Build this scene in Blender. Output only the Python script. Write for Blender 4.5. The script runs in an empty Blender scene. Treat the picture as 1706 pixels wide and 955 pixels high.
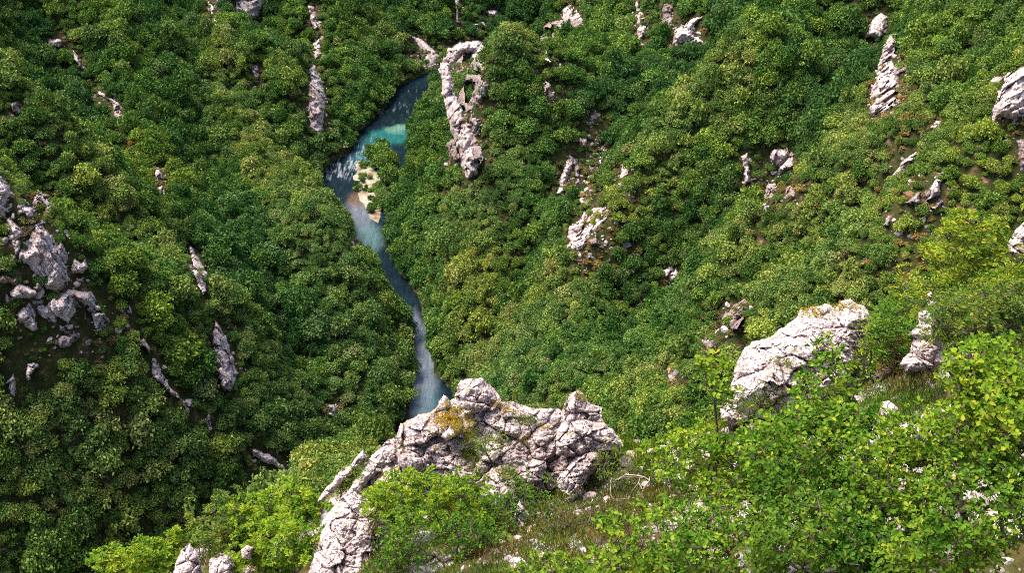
import bpy, math, random, time
import numpy as np
from mathutils import Vector
T0 = time.time()
R = math.radians
sc = bpy.context.scene
rng = np.random.default_rng(7)
random.seed(7)

# ---------------------------------------------------------------- camera, world, sun, exposure
CAM = np.array([0.0, 0.0, 300.0])
PITCH = R(33.0)
FPX = 2068.0                       # focal length in pixels of the 1706 px wide photograph
W0, H0 = 1706.0, 955.0
cd = bpy.data.cameras.new('camera')
cam = bpy.data.objects.new('camera', cd)
sc.collection.objects.link(cam)
cam.location = CAM
cam.rotation_euler = (math.pi / 2 - PITCH, 0, 0)
cd.sensor_width = 36.0
cd.lens = FPX / W0 * 36.0
cd.clip_start = 0.1
cd.clip_end = 6000
sc.camera = cam

world = bpy.data.worlds.new('World')
sc.world = world
world.use_nodes = True
wn = world.node_tree.nodes
bg = wn['Background']
sky = wn.new('ShaderNodeTexSky')
sky.sky_type = 'NISHITA'
sky.sun_disc = False
SUN_DIR = Vector((-0.38, 0.02, 0.92)).normalized()      # towards the sun
sky.sun_elevation = math.asin(SUN_DIR.z)
sky.sun_rotation = math.atan2(SUN_DIR.x, SUN_DIR.y)
sky.air_density = 1.0
sky.dust_density = 3.0
world.node_tree.links.new(sky.outputs[0], bg.inputs[0])
bg.inputs[1].default_value = 0.15
sl = bpy.data.lights.new('sun', 'SUN')
sl.energy = 2.4
sl.angle = R(28)
sl.color = (1.0, 0.95, 0.87)
so = bpy.data.objects.new('sun', sl)
so.rotation_euler = SUN_DIR.to_track_quat('Z', 'Y').to_euler()
sc.collection.objects.link(so)
sc.view_settings.view_transform = 'Standard'
sc.view_settings.look = 'None'
sc.view_settings.gamma = 1.0
sc.view_settings.exposure = 1.72
sc.view_settings.use_curve_mapping = False
sc.cycles.max_bounces = 5
sc.cycles.diffuse_bounces = 3
sc.cycles.glossy_bounces = 2
sc.cycles.transmission_bounces = 3
sc.cycles.transparent_max_bounces = 4
sc.cycles.use_adaptive_sampling = True
sc.cycles.adaptive_threshold = 0.015
sc.cycles.use_denoising = False
sc.cycles.pixel_filter_type = 'BLACKMAN_HARRIS'
sc.cycles.filter_width = 1.0

FWD = np.array([0, math.cos(PITCH), -math.sin(PITCH)])
UPV = np.array([0, math.sin(PITCH), math.cos(PITCH)])
RGT = np.array([1.0, 0, 0])

def ray(u, v):
    """direction with unit forward component"""
    u = np.asarray(u, float); v = np.asarray(v, float)
    a = (u - W0 / 2) / FPX; b = (v - H0 / 2) / FPX
    return FWD + a[..., None] * RGT - b[..., None] * UPV

def pt(u, v, w):
    return CAM + ray(u, v) * np.asarray(w, float)[..., None]

def proj(P):
    d = np.asarray(P, float) - CAM
    w = d @ FWD
    ww = np.where(np.abs(w) < 1e-6, 1e-6, w)
    return W0 / 2 + FPX * (d @ RGT) / ww, H0 / 2 - FPX * (d @ UPV) / ww, w

# ---------------------------------------------------------------- numeric helpers
def hsh(ix, iy, iz=0, k=0):
    n = (ix.astype(np.int64) * 374761393 + iy.astype(np.int64) * 668265263 + np.asarray(iz).astype(np.int64) * 2147483647 + k * 1274126177)
    n = (n ^ (n >> 13)) * 1274126177
    n = n & 0x7fffffff
    n = (n ^ (n >> 16)) * 668265263
    n = (n ^ (n >> 15)) & 0x7fffffff
    return n / float(0x7fffffff)

def vnoise(P, k=0):
    """value noise in 3-D, about -1..1"""
    P = np.asarray(P, float)
    i = np.floor(P).astype(np.int64); f = P - i
    f = f * f * f * (f * (f * 6 - 15) + 10)
    out = 0
    for dx in (0, 1):
        wx = f[..., 0] if dx else 1 - f[..., 0]
        for dy in (0, 1):
            wy = f[..., 1] if dy else 1 - f[..., 1]
            for dz in (0, 1):
                wz = f[..., 2] if dz else 1 - f[..., 2]
                out = out + wx * wy * wz * hsh(i[..., 0] + dx, i[..., 1] + dy, i[..., 2] + dz, k)
    return out * 2 - 1

def fbm(P, octv=4, k=0, g=0.5):
    s = 0; a = 1; t = 0
    for o in range(octv):
        s = s + a * vnoise(P * 2 ** o + 17.3 * o, k + o); t += a; a *= g
    return s / t

def worley(P, k=0):
    """F1, F2, id-hash, vector to the cell centre"""
    P = np.asarray(P, float); i = np.floor(P).astype(np.int64)
    n = P.shape[0]
    F1 = np.full(n, 9e9); F2 = np.full(n, 9e9); hid = np.zeros((n, 3)); vec = np.zeros((n, 3))
    for dx in (-1, 0, 1):
        for dy in (-1, 0, 1):
            for dz in (-1, 0, 1):
                c = i + np.array([dx, dy, dz])
                h = np.stack([hsh(c[:, 0], c[:, 1], c[:, 2], k + q) for q in (1, 2, 3)], 1)
                d = P - (c + h)
                r = np.sqrt((d * d).sum(1))
                closer = r < F1
                F2 = np.where(closer, F1, np.minimum(F2, r))
                hid[closer] = np.stack([h[closer, 1], h[closer, 2], h[closer, 0]], 1)
                vec[closer] = d[closer]
                F1 = np.where(closer, r, F1)
    return F1, F2, hid, vec

def in_poly(u, v, poly):
    c = np.zeros(np.shape(u), bool)
    n = len(poly)
    for q in range(n):
        x1, y1 = poly[q]; x2, y2 = poly[(q + 1) % n]
        if y1 == y2: continue
        m = ((y1 > v) != (y2 > v)) & (u < (x2 - x1) * (v - y1) / (y2 - y1) + x1)
        c ^= m
    return c

def seg_dist(X, Y, poly, closed=False, t_out=False):
    best = np.full(np.shape(X), 9e9); bt = np.zeros(np.shape(X))
    n = len(poly)
    for q in range(n if closed else n - 1):
        x1, y1 = poly[q][:2]; x2, y2 = poly[(q + 1) % n][:2]
        dx, dy = x2 - x1, y2 - y1
        L = dx * dx + dy * dy + 1e-9
        t = np.clip(((X - x1) * dx + (Y - y1) * dy) / L, 0, 1)
        d = np.hypot(X - x1 - t * dx, Y - y1 - t * dy)
        m = d < best
        best = np.where(m, d, best); bt = np.where(m, q + t, bt)
    return (best, bt) if t_out else best

def make_mesh(name, V, F, mats=(), smooth=False, mi=None):
    me = bpy.data.meshes.new(name)
    V = np.asarray(V, np.float32)
    if isinstance(F, np.ndarray):
        k = F.shape[1]; nf = F.shape[0]
        me.vertices.add(len(V)); me.vertices.foreach_set('co', V.ravel())
        me.loops.add(nf * k); me.loops.foreach_set('vertex_index', F.astype(np.int32).ravel())
        me.polygons.add(nf); me.polygons.foreach_set('loop_start', np.arange(0, nf * k, k, dtype=np.int32))
        me.update(calc_edges=True)
    else:
        me.from_pydata(V.tolist(), [], F)
    if smooth:
        me.polygons.foreach_set('use_smooth', np.ones(len(me.polygons), bool))
    for m in mats: me.materials.append(m)
    if mi is not None:
        me.polygons.foreach_set('material_index', np.asarray(mi, np.int32))
    me.validate(); me.update()
    return me

def link(name, me, parent=None):
    o = bpy.data.objects.new(name, me)
    sc.collection.objects.link(o)
    if parent is not None: o.parent = parent
    return o

def tag(o, label=None, cat=None, group=None, kind=None):
    if label: o['label'] = label
    if cat: o['category'] = cat
    if group: o['group'] = group
    if kind: o['kind'] = kind
    return o

# ---------------------------------------------------------------- materials
class NT:
    def __init__(s, name):
        s.m = bpy.data.materials.new(name); s.m.use_nodes = True
        s.t = s.m.node_tree; s.t.nodes.clear()
        s.out = s.t.nodes.new('ShaderNodeOutputMaterial')
    def n(s, typ, **kw):
        nd = s.t.nodes.new(typ)
        for k, v in kw.items():
            if k.startswith('i_'):
                key = k[2:].replace('_', ' ')
                nd.inputs[key].default_value = v
            else: setattr(nd, k, v)
        return nd
    def l(s, a, b): s.t.links.new(a, b)
    def noise(s, vec, scale, detail=4, rough=0.55):
        nd = s.n('ShaderNodeTexNoise'); nd.inputs['Scale'].default_value = scale
        nd.inputs['Detail'].default_value = detail; nd.inputs['Roughness'].default_value = rough
        if vec is not None: s.l(vec, nd.inputs['Vector'])
        return nd.outputs['Fac']
    def ramp(s, fac, stops, interp='LINEAR'):
        nd = s.n('ShaderNodeValToRGB'); cr = nd.color_ramp; cr.interpolation = interp
        while len(cr.elements) < len(stops): cr.elements.new(0.5)
        for e, (p, c) in zip(cr.elements, stops):
            e.position = p; e.color = (*c, 1) if len(c) == 3 else c
        s.l(fac, nd.inputs[0]); return nd.outputs[0]
    def mix(s, fac, a, b, bt='MIX'):
        nd = s.n('ShaderNodeMix'); nd.data_type = 'RGBA'; nd.blend_type = bt
        for i, x in ((0, fac), (6, a), (7, b)):
            if hasattr(x, 'links'): s.l(x, nd.inputs[i])
            elif isinstance(x, (int, float)): nd.inputs[i].default_value = x
            else: nd.inputs[i].default_value = (*x, 1)
        return nd.outputs[2]
    def math(s, op, a, b=0.0, clamp=False):
        nd = s.n('ShaderNodeMath', operation=op); nd.use_clamp = clamp
        for i, x in ((0, a), (1, b)):
            if hasattr(x, 'links'): s.l(x, nd.inputs[i])
            else: nd.inputs[i].default_value = x
        return nd.outputs[0]

G = lambda v: (v, v, v)

def mat_rock(name, sc_=1.0, pink=1.0, moss=0.0, brown=0.25, base=0.5):
    s = NT(name)
    geo = s.n('ShaderNodeNewGeometry'); P = geo.outputs['Position']
    big = s.noise(P, 0.22 / sc_, 5, 0.6)
    c = s.ramp(big, [(0.3, (base * 0.84, base * 0.64, base * 0.57)), (0.5, (base * 1.14, base * 0.91, base * 0.84)), (0.72, (base * 1.34, base * 1.14, base * 1.07))])
    mid = s.noise(P, 1.6 / sc_, 6, 0.65)
    st = s.ramp(mid, [(0.38, G(0)), (0.62, G(1))])
    c = s.mix(s.math('MULTIPLY', st, 0.55), c, (base * 0.72, base * 0.62, base * 0.62))
    ox = s.ramp(s.noise(P, 0.7 / sc_, 4, 0.6), [(0.52, G(0)), (0.68, G(1))])
    c = s.mix(s.math('MULTIPLY', ox, brown), c, (0.26, 0.12, 0.06))
    fine = s.noise(P, 9.0 / sc_, 5, 0.7)
    lich = s.ramp(fine, [(0.36, G(1)), (0.44, G(0))])
    c = s.mix(s.math('MULTIPLY', lich, 0.75), c, (0.075, 0.055, 0.052))
    mp = s.n('ShaderNodeMapping'); s.l(P, mp.inputs[0]); mp.inputs['Scale'].default_value = (1, 1, 0.6)
    wv = s.n('ShaderNodeVectorMath', operation='MULTIPLY_ADD')
    nz = s.n('ShaderNodeTexNoise'); nz.inputs['Scale'].default_value = 1.8 / sc_; s.l(P, nz.inputs['Vector'])
    s.l(nz.outputs['Color'], wv.inputs[0]); wv.inputs[1].default_value = (0.9 * sc_,) * 3; s.l(mp.outputs[0], wv.inputs[2])
    cr = None
    hs = []
    for scl, wd in ((1.1, 0.035), (3.0, 0.05)):
        vo = s.n('ShaderNodeTexVoronoi'); vo.feature = 'DISTANCE_TO_EDGE'; vo.inputs['Scale'].default_value = scl / sc_
        s.l(wv.outputs[0], vo.inputs['Vector'])
        k = s.ramp(vo.outputs['Distance'], [(0.0, G(1)), (wd, G(0))])
        hs.append(k)
    crk = s.math('MAXIMUM', hs[0], s.math('MULTIPLY', hs[1], s.ramp(mid, [(0.45, G(0)), (0.6, G(1))])))
    c = s.mix(s.math('MULTIPLY', crk, 0.8), c, (0.07, 0.05, 0.045))
    if moss > 0:
        sp = s.n('ShaderNodeSeparateXYZ'); s.l(geo.outputs['Normal'], sp.inputs[0])
        mk = s.math('MULTIPLY', s.ramp(sp.outputs[2], [(0.45, G(0)), (0.8, G(1))]), s.ramp(s.noise(P, 1.3 / sc_, 5, 0.7), [(0.62 - moss * 0.2, G(0)), (0.68 - moss * 0.2, G(1))]))
        mc = s.ramp(s.noise(P, 5 / sc_, 3), [(0.35, (0.09, 0.10, 0.015)), (0.5, (0.28, 0.22, 0.03)), (0.65, (0.34, 0.13, 0.02))])
        c = s.mix(mk, c, mc)
    b = s.n('ShaderNodeBsdfDiffuse'); s.l(c, b.inputs[0]); b.inputs['Roughness'].default_value = 0.6
    bm = s.n('ShaderNodeBump'); bm.inputs['Strength'].default_value = 0.9; bm.inputs['Distance'].default_value = 0.14 * sc_
    h = s.math('ADD', s.math('MULTIPLY', s.noise(P, 4 / sc_, 8, 0.75), 1.0), s.math('MULTIPLY', crk, -0.35))
    s.l(h, bm.inputs['Height']); s.l(bm.outputs[0], b.inputs['Normal'])
    s.l(b.outputs[0], s.out.inputs[0])
    return s.m

def mat_leaf(name, dark, light, yellow=None, transl=0.3, gloss=0.0, stand=True):
    """foliage: hue differs from stand to stand, tree to tree and leaf to leaf"""
    s = NT(name)
    oi = s.n('ShaderNodeObjectInfo'); geo = s.n('ShaderNodeNewGeometry')
    r1 = oi.outputs['Random']; r2 = geo.outputs['Random Per Island']
    c = s.mix(s.ramp(r2, [(0, G(0)), (1, G(1))]), dark, light)
    if stand:
        lo = s.noise(oi.outputs['Location'], 0.012, 3, 0.6)
        sx = s.n('ShaderNodeSeparateXYZ'); s.l(oi.outputs['Location'], sx.inputs[0])
        lo = s.math('ADD', lo, s.math('MULTIPLY', s.math('SUBTRACT', sx.outputs[2], 95.0), 0.0013))   # drier, yellower stands higher up
        a = s.ramp(lo, [(0.36, G(0)), (0.66, G(1))])
        tint = s.mix(a, (0.80, 0.91, 0.92), (1.24, 1.10, 0.82))
        c = s.mix(1.0, c, tint, 'MULTIPLY')
        t2 = s.ramp(r1, [(0.0, (0.50, 0.62, 0.55)), (0.25, (0.75, 0.82, 0.80)), (0.55, (1.0, 1.0, 1.0)), (0.80, (1.35, 1.20, 0.9)), (0.90, (1.45, 1.10, 1.4)), (0.95, (1.6, 1.25, 1.3)), (1.0, (1.9, 1.65, 1.1))])
        c = s.mix(1.0, c, t2, 'MULTIPLY')
    else:
        nz = s.noise(geo.outputs['Position'], 1.3, 3, 0.6)                 # young and old sprays differ in hue
        c = s.mix(1.0, c, s.ramp(nz, [(0.36, (0.55, 0.68, 0.7)), (0.5, (1.0, 1.0, 1.0)), (0.64, (1.45, 1.15, 0.9))]), 'MULTIPLY')
    if yellow is not None:
        yk = s.ramp(r2, [(0.88, G(0)), (0.97, G(1))])
        c = s.mix(s.math('MULTIPLY', yk, 0.8), c, yellow)
    d = s.n('ShaderNodeBsdfDiffuse'); s.l(c, d.inputs[0])
    t = s.n('ShaderNodeBsdfTranslucent'); s.l(s.mix(1.0, c, (1.2, 1.25, 0.6), 'MULTIPLY'), t.inputs[0])
    m = s.n('ShaderNodeMixShader'); m.inputs[0].default_value = transl
    s.l(d.outputs[0], m.inputs[1]); s.l(t.outputs[0], m.inputs[2]); o = m.outputs[0]
    if gloss > 0:
        g = s.n('ShaderNodeBsdfGlossy'); g.inputs['Roughness'].default_value = 0.45; g.inputs[0].default_value = (1, 1, 1, 1)
        m2 = s.n('ShaderNodeMixShader'); m2.inputs[0].default_value = gloss
        s.l(o, m2.inputs[1]); s.l(g.outputs[0], m2.inputs[2]); o = m2.outputs[0]
    s.l(o, s.out.inputs[0])
    return s.m

def mat_simple(name, stops, scale, rough_bump=0.0, obj_random=False):
    s = NT(name)
    geo = s.n('ShaderNodeNewGeometry'); P = geo.outputs['Position']
    if obj_random: c = s.ramp(geo.outputs['Random Per Island'], stops)
    else: c = s.ramp(s.noise(P, scale, 6, 0.65), stops)
    b = s.n('ShaderNodeBsdfDiffuse'); s.l(c, b.inputs[0])
    if rough_bump:
        bm = s.n('ShaderNodeBump'); bm.inputs['Distance'].default_value = rough_bump; bm.inputs['Strength'].default_value = 1.0
        s.l(s.noise(P, scale * 5, 8, 0.7), bm.inputs['Height']); s.l(bm.outputs[0], b.inputs['Normal'])
    s.l(b.outputs[0], s.out.inputs[0])
    return s.m

M_ROCK_FAR = mat_rock('limestone_far', 5.0, brown=0.55, base=0.50)
M_ROCK_BROWN = mat_rock('weathered_limestone', 6.0, brown=0.9, base=0.26)
M_ROCK = mat_rock('limestone_near', 0.5, moss=0.18, brown=0.25, base=0.48)
M_SCREE = mat_rock('scree', 3.0, brown=0.1, base=0.52)
M_FOREST = mat_leaf('forest_leaves', (0.030, 0.064, 0.014), (0.165, 0.260, 0.062), transl=0.25)
M_RIDGE_LIT = mat_leaf('ridge_lit_leaves', (0.048, 0.080, 0.021), (0.205, 0.285, 0.080), transl=0.25)  # lighter crest foliage: relief light painted in, also varies the stands
M_GULLY_SHADE = mat_leaf('gully_shade_leaves', (0.020, 0.050, 0.014), (0.100, 0.182, 0.052), transl=0.22)  # darker gully foliage: shade painted into leaf colour, also varies the stands
M_SCRUB = mat_leaf('scrub_leaves', (0.085, 0.070, 0.026), (0.17, 0.145, 0.06), transl=0.2)
M_BARK = mat_simple('bark', [(0.3, (0.035, 0.025, 0.02)), (0.7, (0.13, 0.10, 0.085))], 14, 0.01)
M_TWIG = mat_simple('dry_twig', [(0.3, (0.22, 0.15, 0.11)), (0.7, (0.42, 0.33, 0.27))], 9, 0.005)
M_SOIL = mat_simple('slope_soil', [(0.36, (0.020, 0.028, 0.009)), (0.54, (0.042, 0.044, 0.016)), (0.62, (0.11, 0.065, 0.034)), (0.70, (0.26, 0.17, 0.13))], 0.30, 0.9)

# ---------------------------------------------------------------- river banks traced on the water plane (z = 0)
LB = [(775, 108), (722, 117), (702, 126), (661, 146), (646, 176), (616, 206), (591, 226), (586, 251), (551, 274), (530, 297), (532, 320),
      (560, 340), (578, 360), (594, 397), (615, 420), (640, 470), (660, 505), (680, 530), (686, 565), (692, 626), (687, 655), (680, 686), (650, 730)]
RB = [(772, 120), (727, 128), (712, 160), (700, 180), (690, 205), (684, 235), (680, 262), (672, 290), (655, 330), (642, 372), (645, 402), (650, 430),
      (660, 450), (680, 470), (698, 495), (707, 530), (715, 570), (723, 621), (752, 651), (770, 690), (760, 740)]
def on_water(p):
    d = ray(p[0], p[1]); t = -CAM[2] / d[2]; q = CAM + d * t
    return (q[0], q[1])
LBw = [on_water(p) for p in LB]; RBw = [on_water(p) for p in RB]
tail = [((-58, 300), (-30, 290)), ((-95, 245), (-70, 235)), ((-140, 170), (-115, 160)), ((-200, 60), (-170, 50))]
head = []
LBw = [h[0] for h in head] + LBw + [t[0] for t in tail]
RBw = [h[1] for h in head] + RBw + [t[1] for t in tail]
RIVER = LBw + RBw[::-1]

def river_sd(X, Y):
    d = seg_dist(X, Y, RIVER, True)
    return np.where(in_poly(X, Y, RIVER), -d, d)

def base_h(X, Y):
    d = river_sd(X, Y)
    z = np.where(d < 0, -1.5 + np.maximum(d, -8) * 0.12, np.minimum(d, 4) * 0.5 + np.maximum(d - 4, 0) * 0.80)
    return np.minimum(z, 330 + 0.05 * d)

def march(u, v, hf, off=0.0, t0=120.0, t1=1300.0, dt=4.0):
    u = np.atleast_1d(np.asarray(u, float)); v = np.atleast_1d(np.asarray(v, float))
    D = ray(u, v); hit = np.full(u.shape, t1); act = np.ones(u.shape, bool); t = t0
    while t < t1 and act.any():
        P = CAM + D[act] * t
        below = P[:, 2] < hf(P[:, 0], P[:, 1]) + off
        idx = np.nonzero(act)[0][below]
        hit[idx] = t; act[idx] = False; t += dt
    lo = hit - dt; hi = hit.copy()
    for _ in range(6):
        md = (lo + hi) / 2; P = CAM + D * md[:, None]
        b = P[:, 2] < hf(P[:, 0], P[:, 1]) + off
        hi = np.where(b, md, hi); lo = np.where(b, lo, md)
    return hi

# ridges and gullies: crest lines traced on the slope, (points, height, half width)
RIDGES = [
    ([(-60, 270), (0, 310), (60, 400), (150, 490), (230, 565), (320, 680), (370, 735), (480, 790), (520, 830)], 46, 62),
    ([(20, 30), (80, 68), (150, 140), (205, 190), (262, 290), (320, 415), (345, 520), (385, 640)], 26, 42),
    ([(340, -20), (400, 100), (440, 190), (490, 280), (560, 370), (610, 450), (650, 540)], 22, 50),
    ([(505, -20), (524, 80), (530, 150), (532, 225), (548, 262)], 30, 34),
    ([(640, -40), (670, 30), (700, 80)], 16, 40),
    ([(850, 0), (812, 40), (790, 75), (765, 90), (760, 180), (778, 290)], 34, 32),
    ([(1180, 20), (1120, 70), (1060, 130), (990, 190), (945, 290), (900, 390), (850, 480), (800, 590)], 24, 46),
    ([(1100, 250), (1040, 290), (960, 370), (940, 440)], 12, 30),
    ([(1480, 10), (1475, 60), (1465, 190), (1380, 220), (1280, 260), (1240, 310)], 20, 40),
    ([(1760, 90), (1660, 200), (1560, 290), (1480, 370), (1380, 480), (1240, 500), (1180, 570)], 22, 42),
    # gullies
    ([(420, 60), (455, 160), (505, 250), (528, 288)], -22, 30),
    ([(290, 90), (330, 210), (400, 430), (440, 600), (520, 740)], -20, 38),
    ([(600, -20), (640, 70), (660, 130)], -14, 30),
    ([(900, 60), (860, 190), (820, 330), (720, 430), (690, 470)], -20, 38),
    ([(1200, 130), (1120, 240), (1090, 330), (980, 500), (880, 630)], -18, 40),
    ([(1420, 150), (1400, 330), (1300, 420), (1180, 450), (1060, 620)], -18, 38),
    ([(80, 160), (130, 300), (200, 420), (280, 540), (340, 640)], -20, 34),
]
RW = []
for pts, h, w in RIDGES:
    P = np.array(pts, float)
    h = h * 2.15
    tt = march(P[:, 0], P[:, 1], base_h, off=h)
    q = CAM + ray(P[:, 0], P[:, 1]) * tt[:, None]
    RW.append(([(a[0], a[1]) for a in q], h, w))

def relief(X, Y):
    r = np.zeros_like(X)
    for pts, h, w in RW:
        b = np.exp(-(np.maximum(seg_dist(X, Y, pts) - 2, 0) / (w * .6)) ** 1.3)
        r = np.where(np.abs(b) > np.abs(r), b * (1 if h > 0 else -1), r)
    return r

def terr_raw(X, Y):
    z = base_h(X, Y)
    d0 = river_sd(X, Y)
    k = np.clip(d0 / 50.0, 0, 1)
    pos = np.zeros_like(z)
    w_ = vnoise(np.stack([X / 45, Y / 45, 0 * X], -1), 12) * 9      # crests wander
    neg = np.zeros_like(z)
    for pts, h, w in RW:
        d = np.maximum(seg_dist(X, Y, pts) + w_ - 4, 0)
        b = h * np.exp(-(d / w) ** 1.3)
        if h > 0: pos = np.maximum(pos, b)
        else: neg = np.minimum(neg, b)
    P = np.stack([X, Y, 0 * X], -1)
    n = fbm(P / 70.0, 5, 3) * 16 + fbm(P / 14.0, 3, 9) * 2.4
    return z + (pos + neg + n) * k

GX0, GX1, GY0, GY1, GS = -620.0, 640.0, 40.0, 1500.0, 2.5
gx = np.arange(GX0, GX1, GS); gy = np.arange(GY0, GY1, GS)
GXX, GYY = np.meshgrid(gx, gy)
TZ = terr_raw(GXX, GYY)
print('terrain', TZ.shape, round(time.time() - T0, 1))

def terr(X, Y):
    fx = np.clip((X - GX0) / GS, 0, len(gx) - 1.001); fy = np.clip((Y - GY0) / GS, 0, len(gy) - 1.001)
    ix = fx.astype(int); iy = fy.astype(int); ax = fx - ix; ay = fy - iy
    return (TZ[iy, ix] * (1 - ax) * (1 - ay) + TZ[iy, ix + 1] * ax * (1 - ay) + TZ[iy + 1, ix] * (1 - ax) * ay + TZ[iy + 1, ix + 1] * ax * ay)

nyg, nxg = TZ.shape
idx = np.arange(nyg * nxg).reshape(nyg, nxg)
F = np.stack([idx[:-1, :-1], idx[:-1, 1:], idx[1:, 1:], idx[1:, :-1]], -1).reshape(-1, 4)
tm = make_mesh('canyon_slopes', np.stack([GXX, GYY, TZ], -1).reshape(-1, 3), F, [M_SOIL], True)
tag(link('canyon_slopes', tm), kind='structure')

# visible hit distance on a coarse pixel grid
HS = 4
hu, hv = np.meshgrid(np.arange(-40, 1750, HS), np.arange(-40, 1000, HS))
HIT = march(hu.ravel(), hv.ravel(), terr, dt=3.0).reshape(hu.shape)
def hit_at(u, v):
    i = np.clip(np.round((u + 40) / HS).astype(int), 0, HIT.shape[1] - 1)
    j = np.clip(np.round((v + 40) / HS).astype(int), 0, HIT.shape[0] - 1)
    return HIT[j, i]
print('hit', HIT.min(), HIT.max(), round(time.time() - T0, 1))

# ---------------------------------------------------------------- river
def build_river():
    s = NT('river_water')
    geo = s.n('ShaderNodeNewGeometry'); P = geo.outputs['Position']
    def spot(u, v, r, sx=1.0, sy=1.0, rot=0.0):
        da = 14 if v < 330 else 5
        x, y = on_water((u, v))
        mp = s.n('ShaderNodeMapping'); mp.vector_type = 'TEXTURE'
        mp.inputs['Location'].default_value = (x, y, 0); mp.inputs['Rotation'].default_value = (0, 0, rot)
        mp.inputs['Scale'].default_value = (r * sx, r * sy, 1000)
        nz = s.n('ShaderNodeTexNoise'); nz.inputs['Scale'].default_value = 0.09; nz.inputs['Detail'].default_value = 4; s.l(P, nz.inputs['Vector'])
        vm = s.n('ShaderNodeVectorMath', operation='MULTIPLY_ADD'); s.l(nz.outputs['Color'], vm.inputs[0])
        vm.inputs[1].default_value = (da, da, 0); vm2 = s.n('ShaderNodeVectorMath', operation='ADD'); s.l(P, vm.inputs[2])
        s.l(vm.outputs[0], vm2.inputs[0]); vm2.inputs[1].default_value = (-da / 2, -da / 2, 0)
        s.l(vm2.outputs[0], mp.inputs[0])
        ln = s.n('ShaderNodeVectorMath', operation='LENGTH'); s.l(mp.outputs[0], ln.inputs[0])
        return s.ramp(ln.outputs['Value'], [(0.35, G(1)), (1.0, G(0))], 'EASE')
    c = s.ramp(s.noise(P, 0.05, 5, 0.6), [(0.35, (0.003, 0.006, 0.009)), (0.65, (0.006, 0.015, 0.019))])
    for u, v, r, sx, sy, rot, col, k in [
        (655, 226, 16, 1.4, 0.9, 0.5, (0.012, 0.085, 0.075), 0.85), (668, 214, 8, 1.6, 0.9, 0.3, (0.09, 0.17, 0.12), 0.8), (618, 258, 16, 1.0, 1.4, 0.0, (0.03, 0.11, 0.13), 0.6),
        (612, 396, 12, 0.8, 1.8, 0.1, (0.07, 0.125, 0.12), 0.75), (600, 355, 14, 0.8, 1.6, 0.1, (0.10, 0.11, 0.13), 0.8), (708, 672, 12, 0.8, 1.4, 0.05, (0.02, 0.055, 0.062), 0.85), (702, 615, 15, 0.6, 2.8, 0.03, (0.12, 0.14, 0.165), 0.85), (690, 545, 9, 0.36, 2.0, 0.05, (0.10, 0.12, 0.15), 0.85),  # silver-grey spots: sky reflection painted into the diffuse colour
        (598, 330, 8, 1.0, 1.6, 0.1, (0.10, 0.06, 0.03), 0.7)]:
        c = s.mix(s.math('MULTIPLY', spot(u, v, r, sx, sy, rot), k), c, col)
    # white water
    mp = s.n('ShaderNodeMapping'); s.l(P, mp.inputs[0]); mp.inputs['Rotation'].default_value = (0, 0, 0.5); mp.inputs['Scale'].default_value = (1.0, 0.17, 1)
    fn = s.noise(mp.outputs[0], 0.55, 7, 0.68)
    mask = None
    for u, v, r, sx, sy, rot, k in [(572, 280, 20, 1.2, 1.0, 0.5, 0.8), (606, 256, 16, 1.0, 1.0, 0.5, 0.75), (672, 172, 30, 0.9, 1.2, -0.5, 0.28), (612, 240, 20, 1, 1, 0, 0.4), (704, 600, 20, 0.35, 2.6, 0.05, 0.25), (692, 540, 12, 0.4, 2.2, 0.05, 0.2), (598, 362, 14, 0.7, 1.6, 0.1, 0.2)]:
        q = s.math('MULTIPLY', spot(u, v, r, sx, sy, rot), k)
        mask = q if mask is None else s.math('MAXIMUM', mask, q)
    foam = s.math('MULTIPLY', s.ramp(s.math('ADD', fn, s.math('MULTIPLY', mask, 0.16)), [(0.60, G(0)), (0.88, G(1))]), mask, True)
    c2 = s.mix(foam, c, (0.42, 0.43, 0.48))
    c2 = s.mix(1.0, c2, s.ramp(fn, [(0.38, G(0.75)), (0.62, G(1.2))]), 'MULTIPLY')
    d = s.n('ShaderNodeBsdfDiffuse'); s.l(c2, d.inputs[0])
    g = s.n('ShaderNodeBsdfGlossy'); g.inputs['Roughness'].default_value = 0.12; g.inputs[0].default_value = (1, 1, 1, 1)
    bm = s.n('ShaderNodeBump'); bm.inputs['Distance'].default_value = 0.6; bm.inputs['Strength'].default_value = 0.7
    s.l(s.math('ADD', s.noise(mp.outputs[0], 0.9, 5, 0.6), s.math('MULTIPLY', fn, s.math('MULTIPLY', mask, 2.0))), bm.inputs['Height'])
    s.l(bm.outputs[0], g.inputs['Normal']); s.l(bm.outputs[0], d.inputs['Normal'])
    fr = s.n('ShaderNodeFresnel'); fr.inputs[0].default_value = 1.33; s.l(bm.outputs[0], fr.inputs['Normal'])
    fk = s.math('MULTIPLY', s.math('MULTIPLY', fr.outputs[0], 0.5, True), s.math('SUBTRACT', 1.0, foam))
    m = s.n('ShaderNodeMixShader'); s.l(fk, m.inputs[0]); s.l(d.outputs[0], m.inputs[1]); s.l(g.outputs[0], m.inputs[2])
    s.l(m.outputs[0], s.out.inputs[0])
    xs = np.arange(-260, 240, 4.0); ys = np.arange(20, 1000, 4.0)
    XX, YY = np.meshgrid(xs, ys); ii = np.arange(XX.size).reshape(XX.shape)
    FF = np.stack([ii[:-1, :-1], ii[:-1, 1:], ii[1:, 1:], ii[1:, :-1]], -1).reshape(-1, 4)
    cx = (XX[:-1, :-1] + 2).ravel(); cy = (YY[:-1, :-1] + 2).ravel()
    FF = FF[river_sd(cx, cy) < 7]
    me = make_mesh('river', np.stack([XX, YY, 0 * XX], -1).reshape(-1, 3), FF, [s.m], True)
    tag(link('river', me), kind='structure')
build_river()

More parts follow.
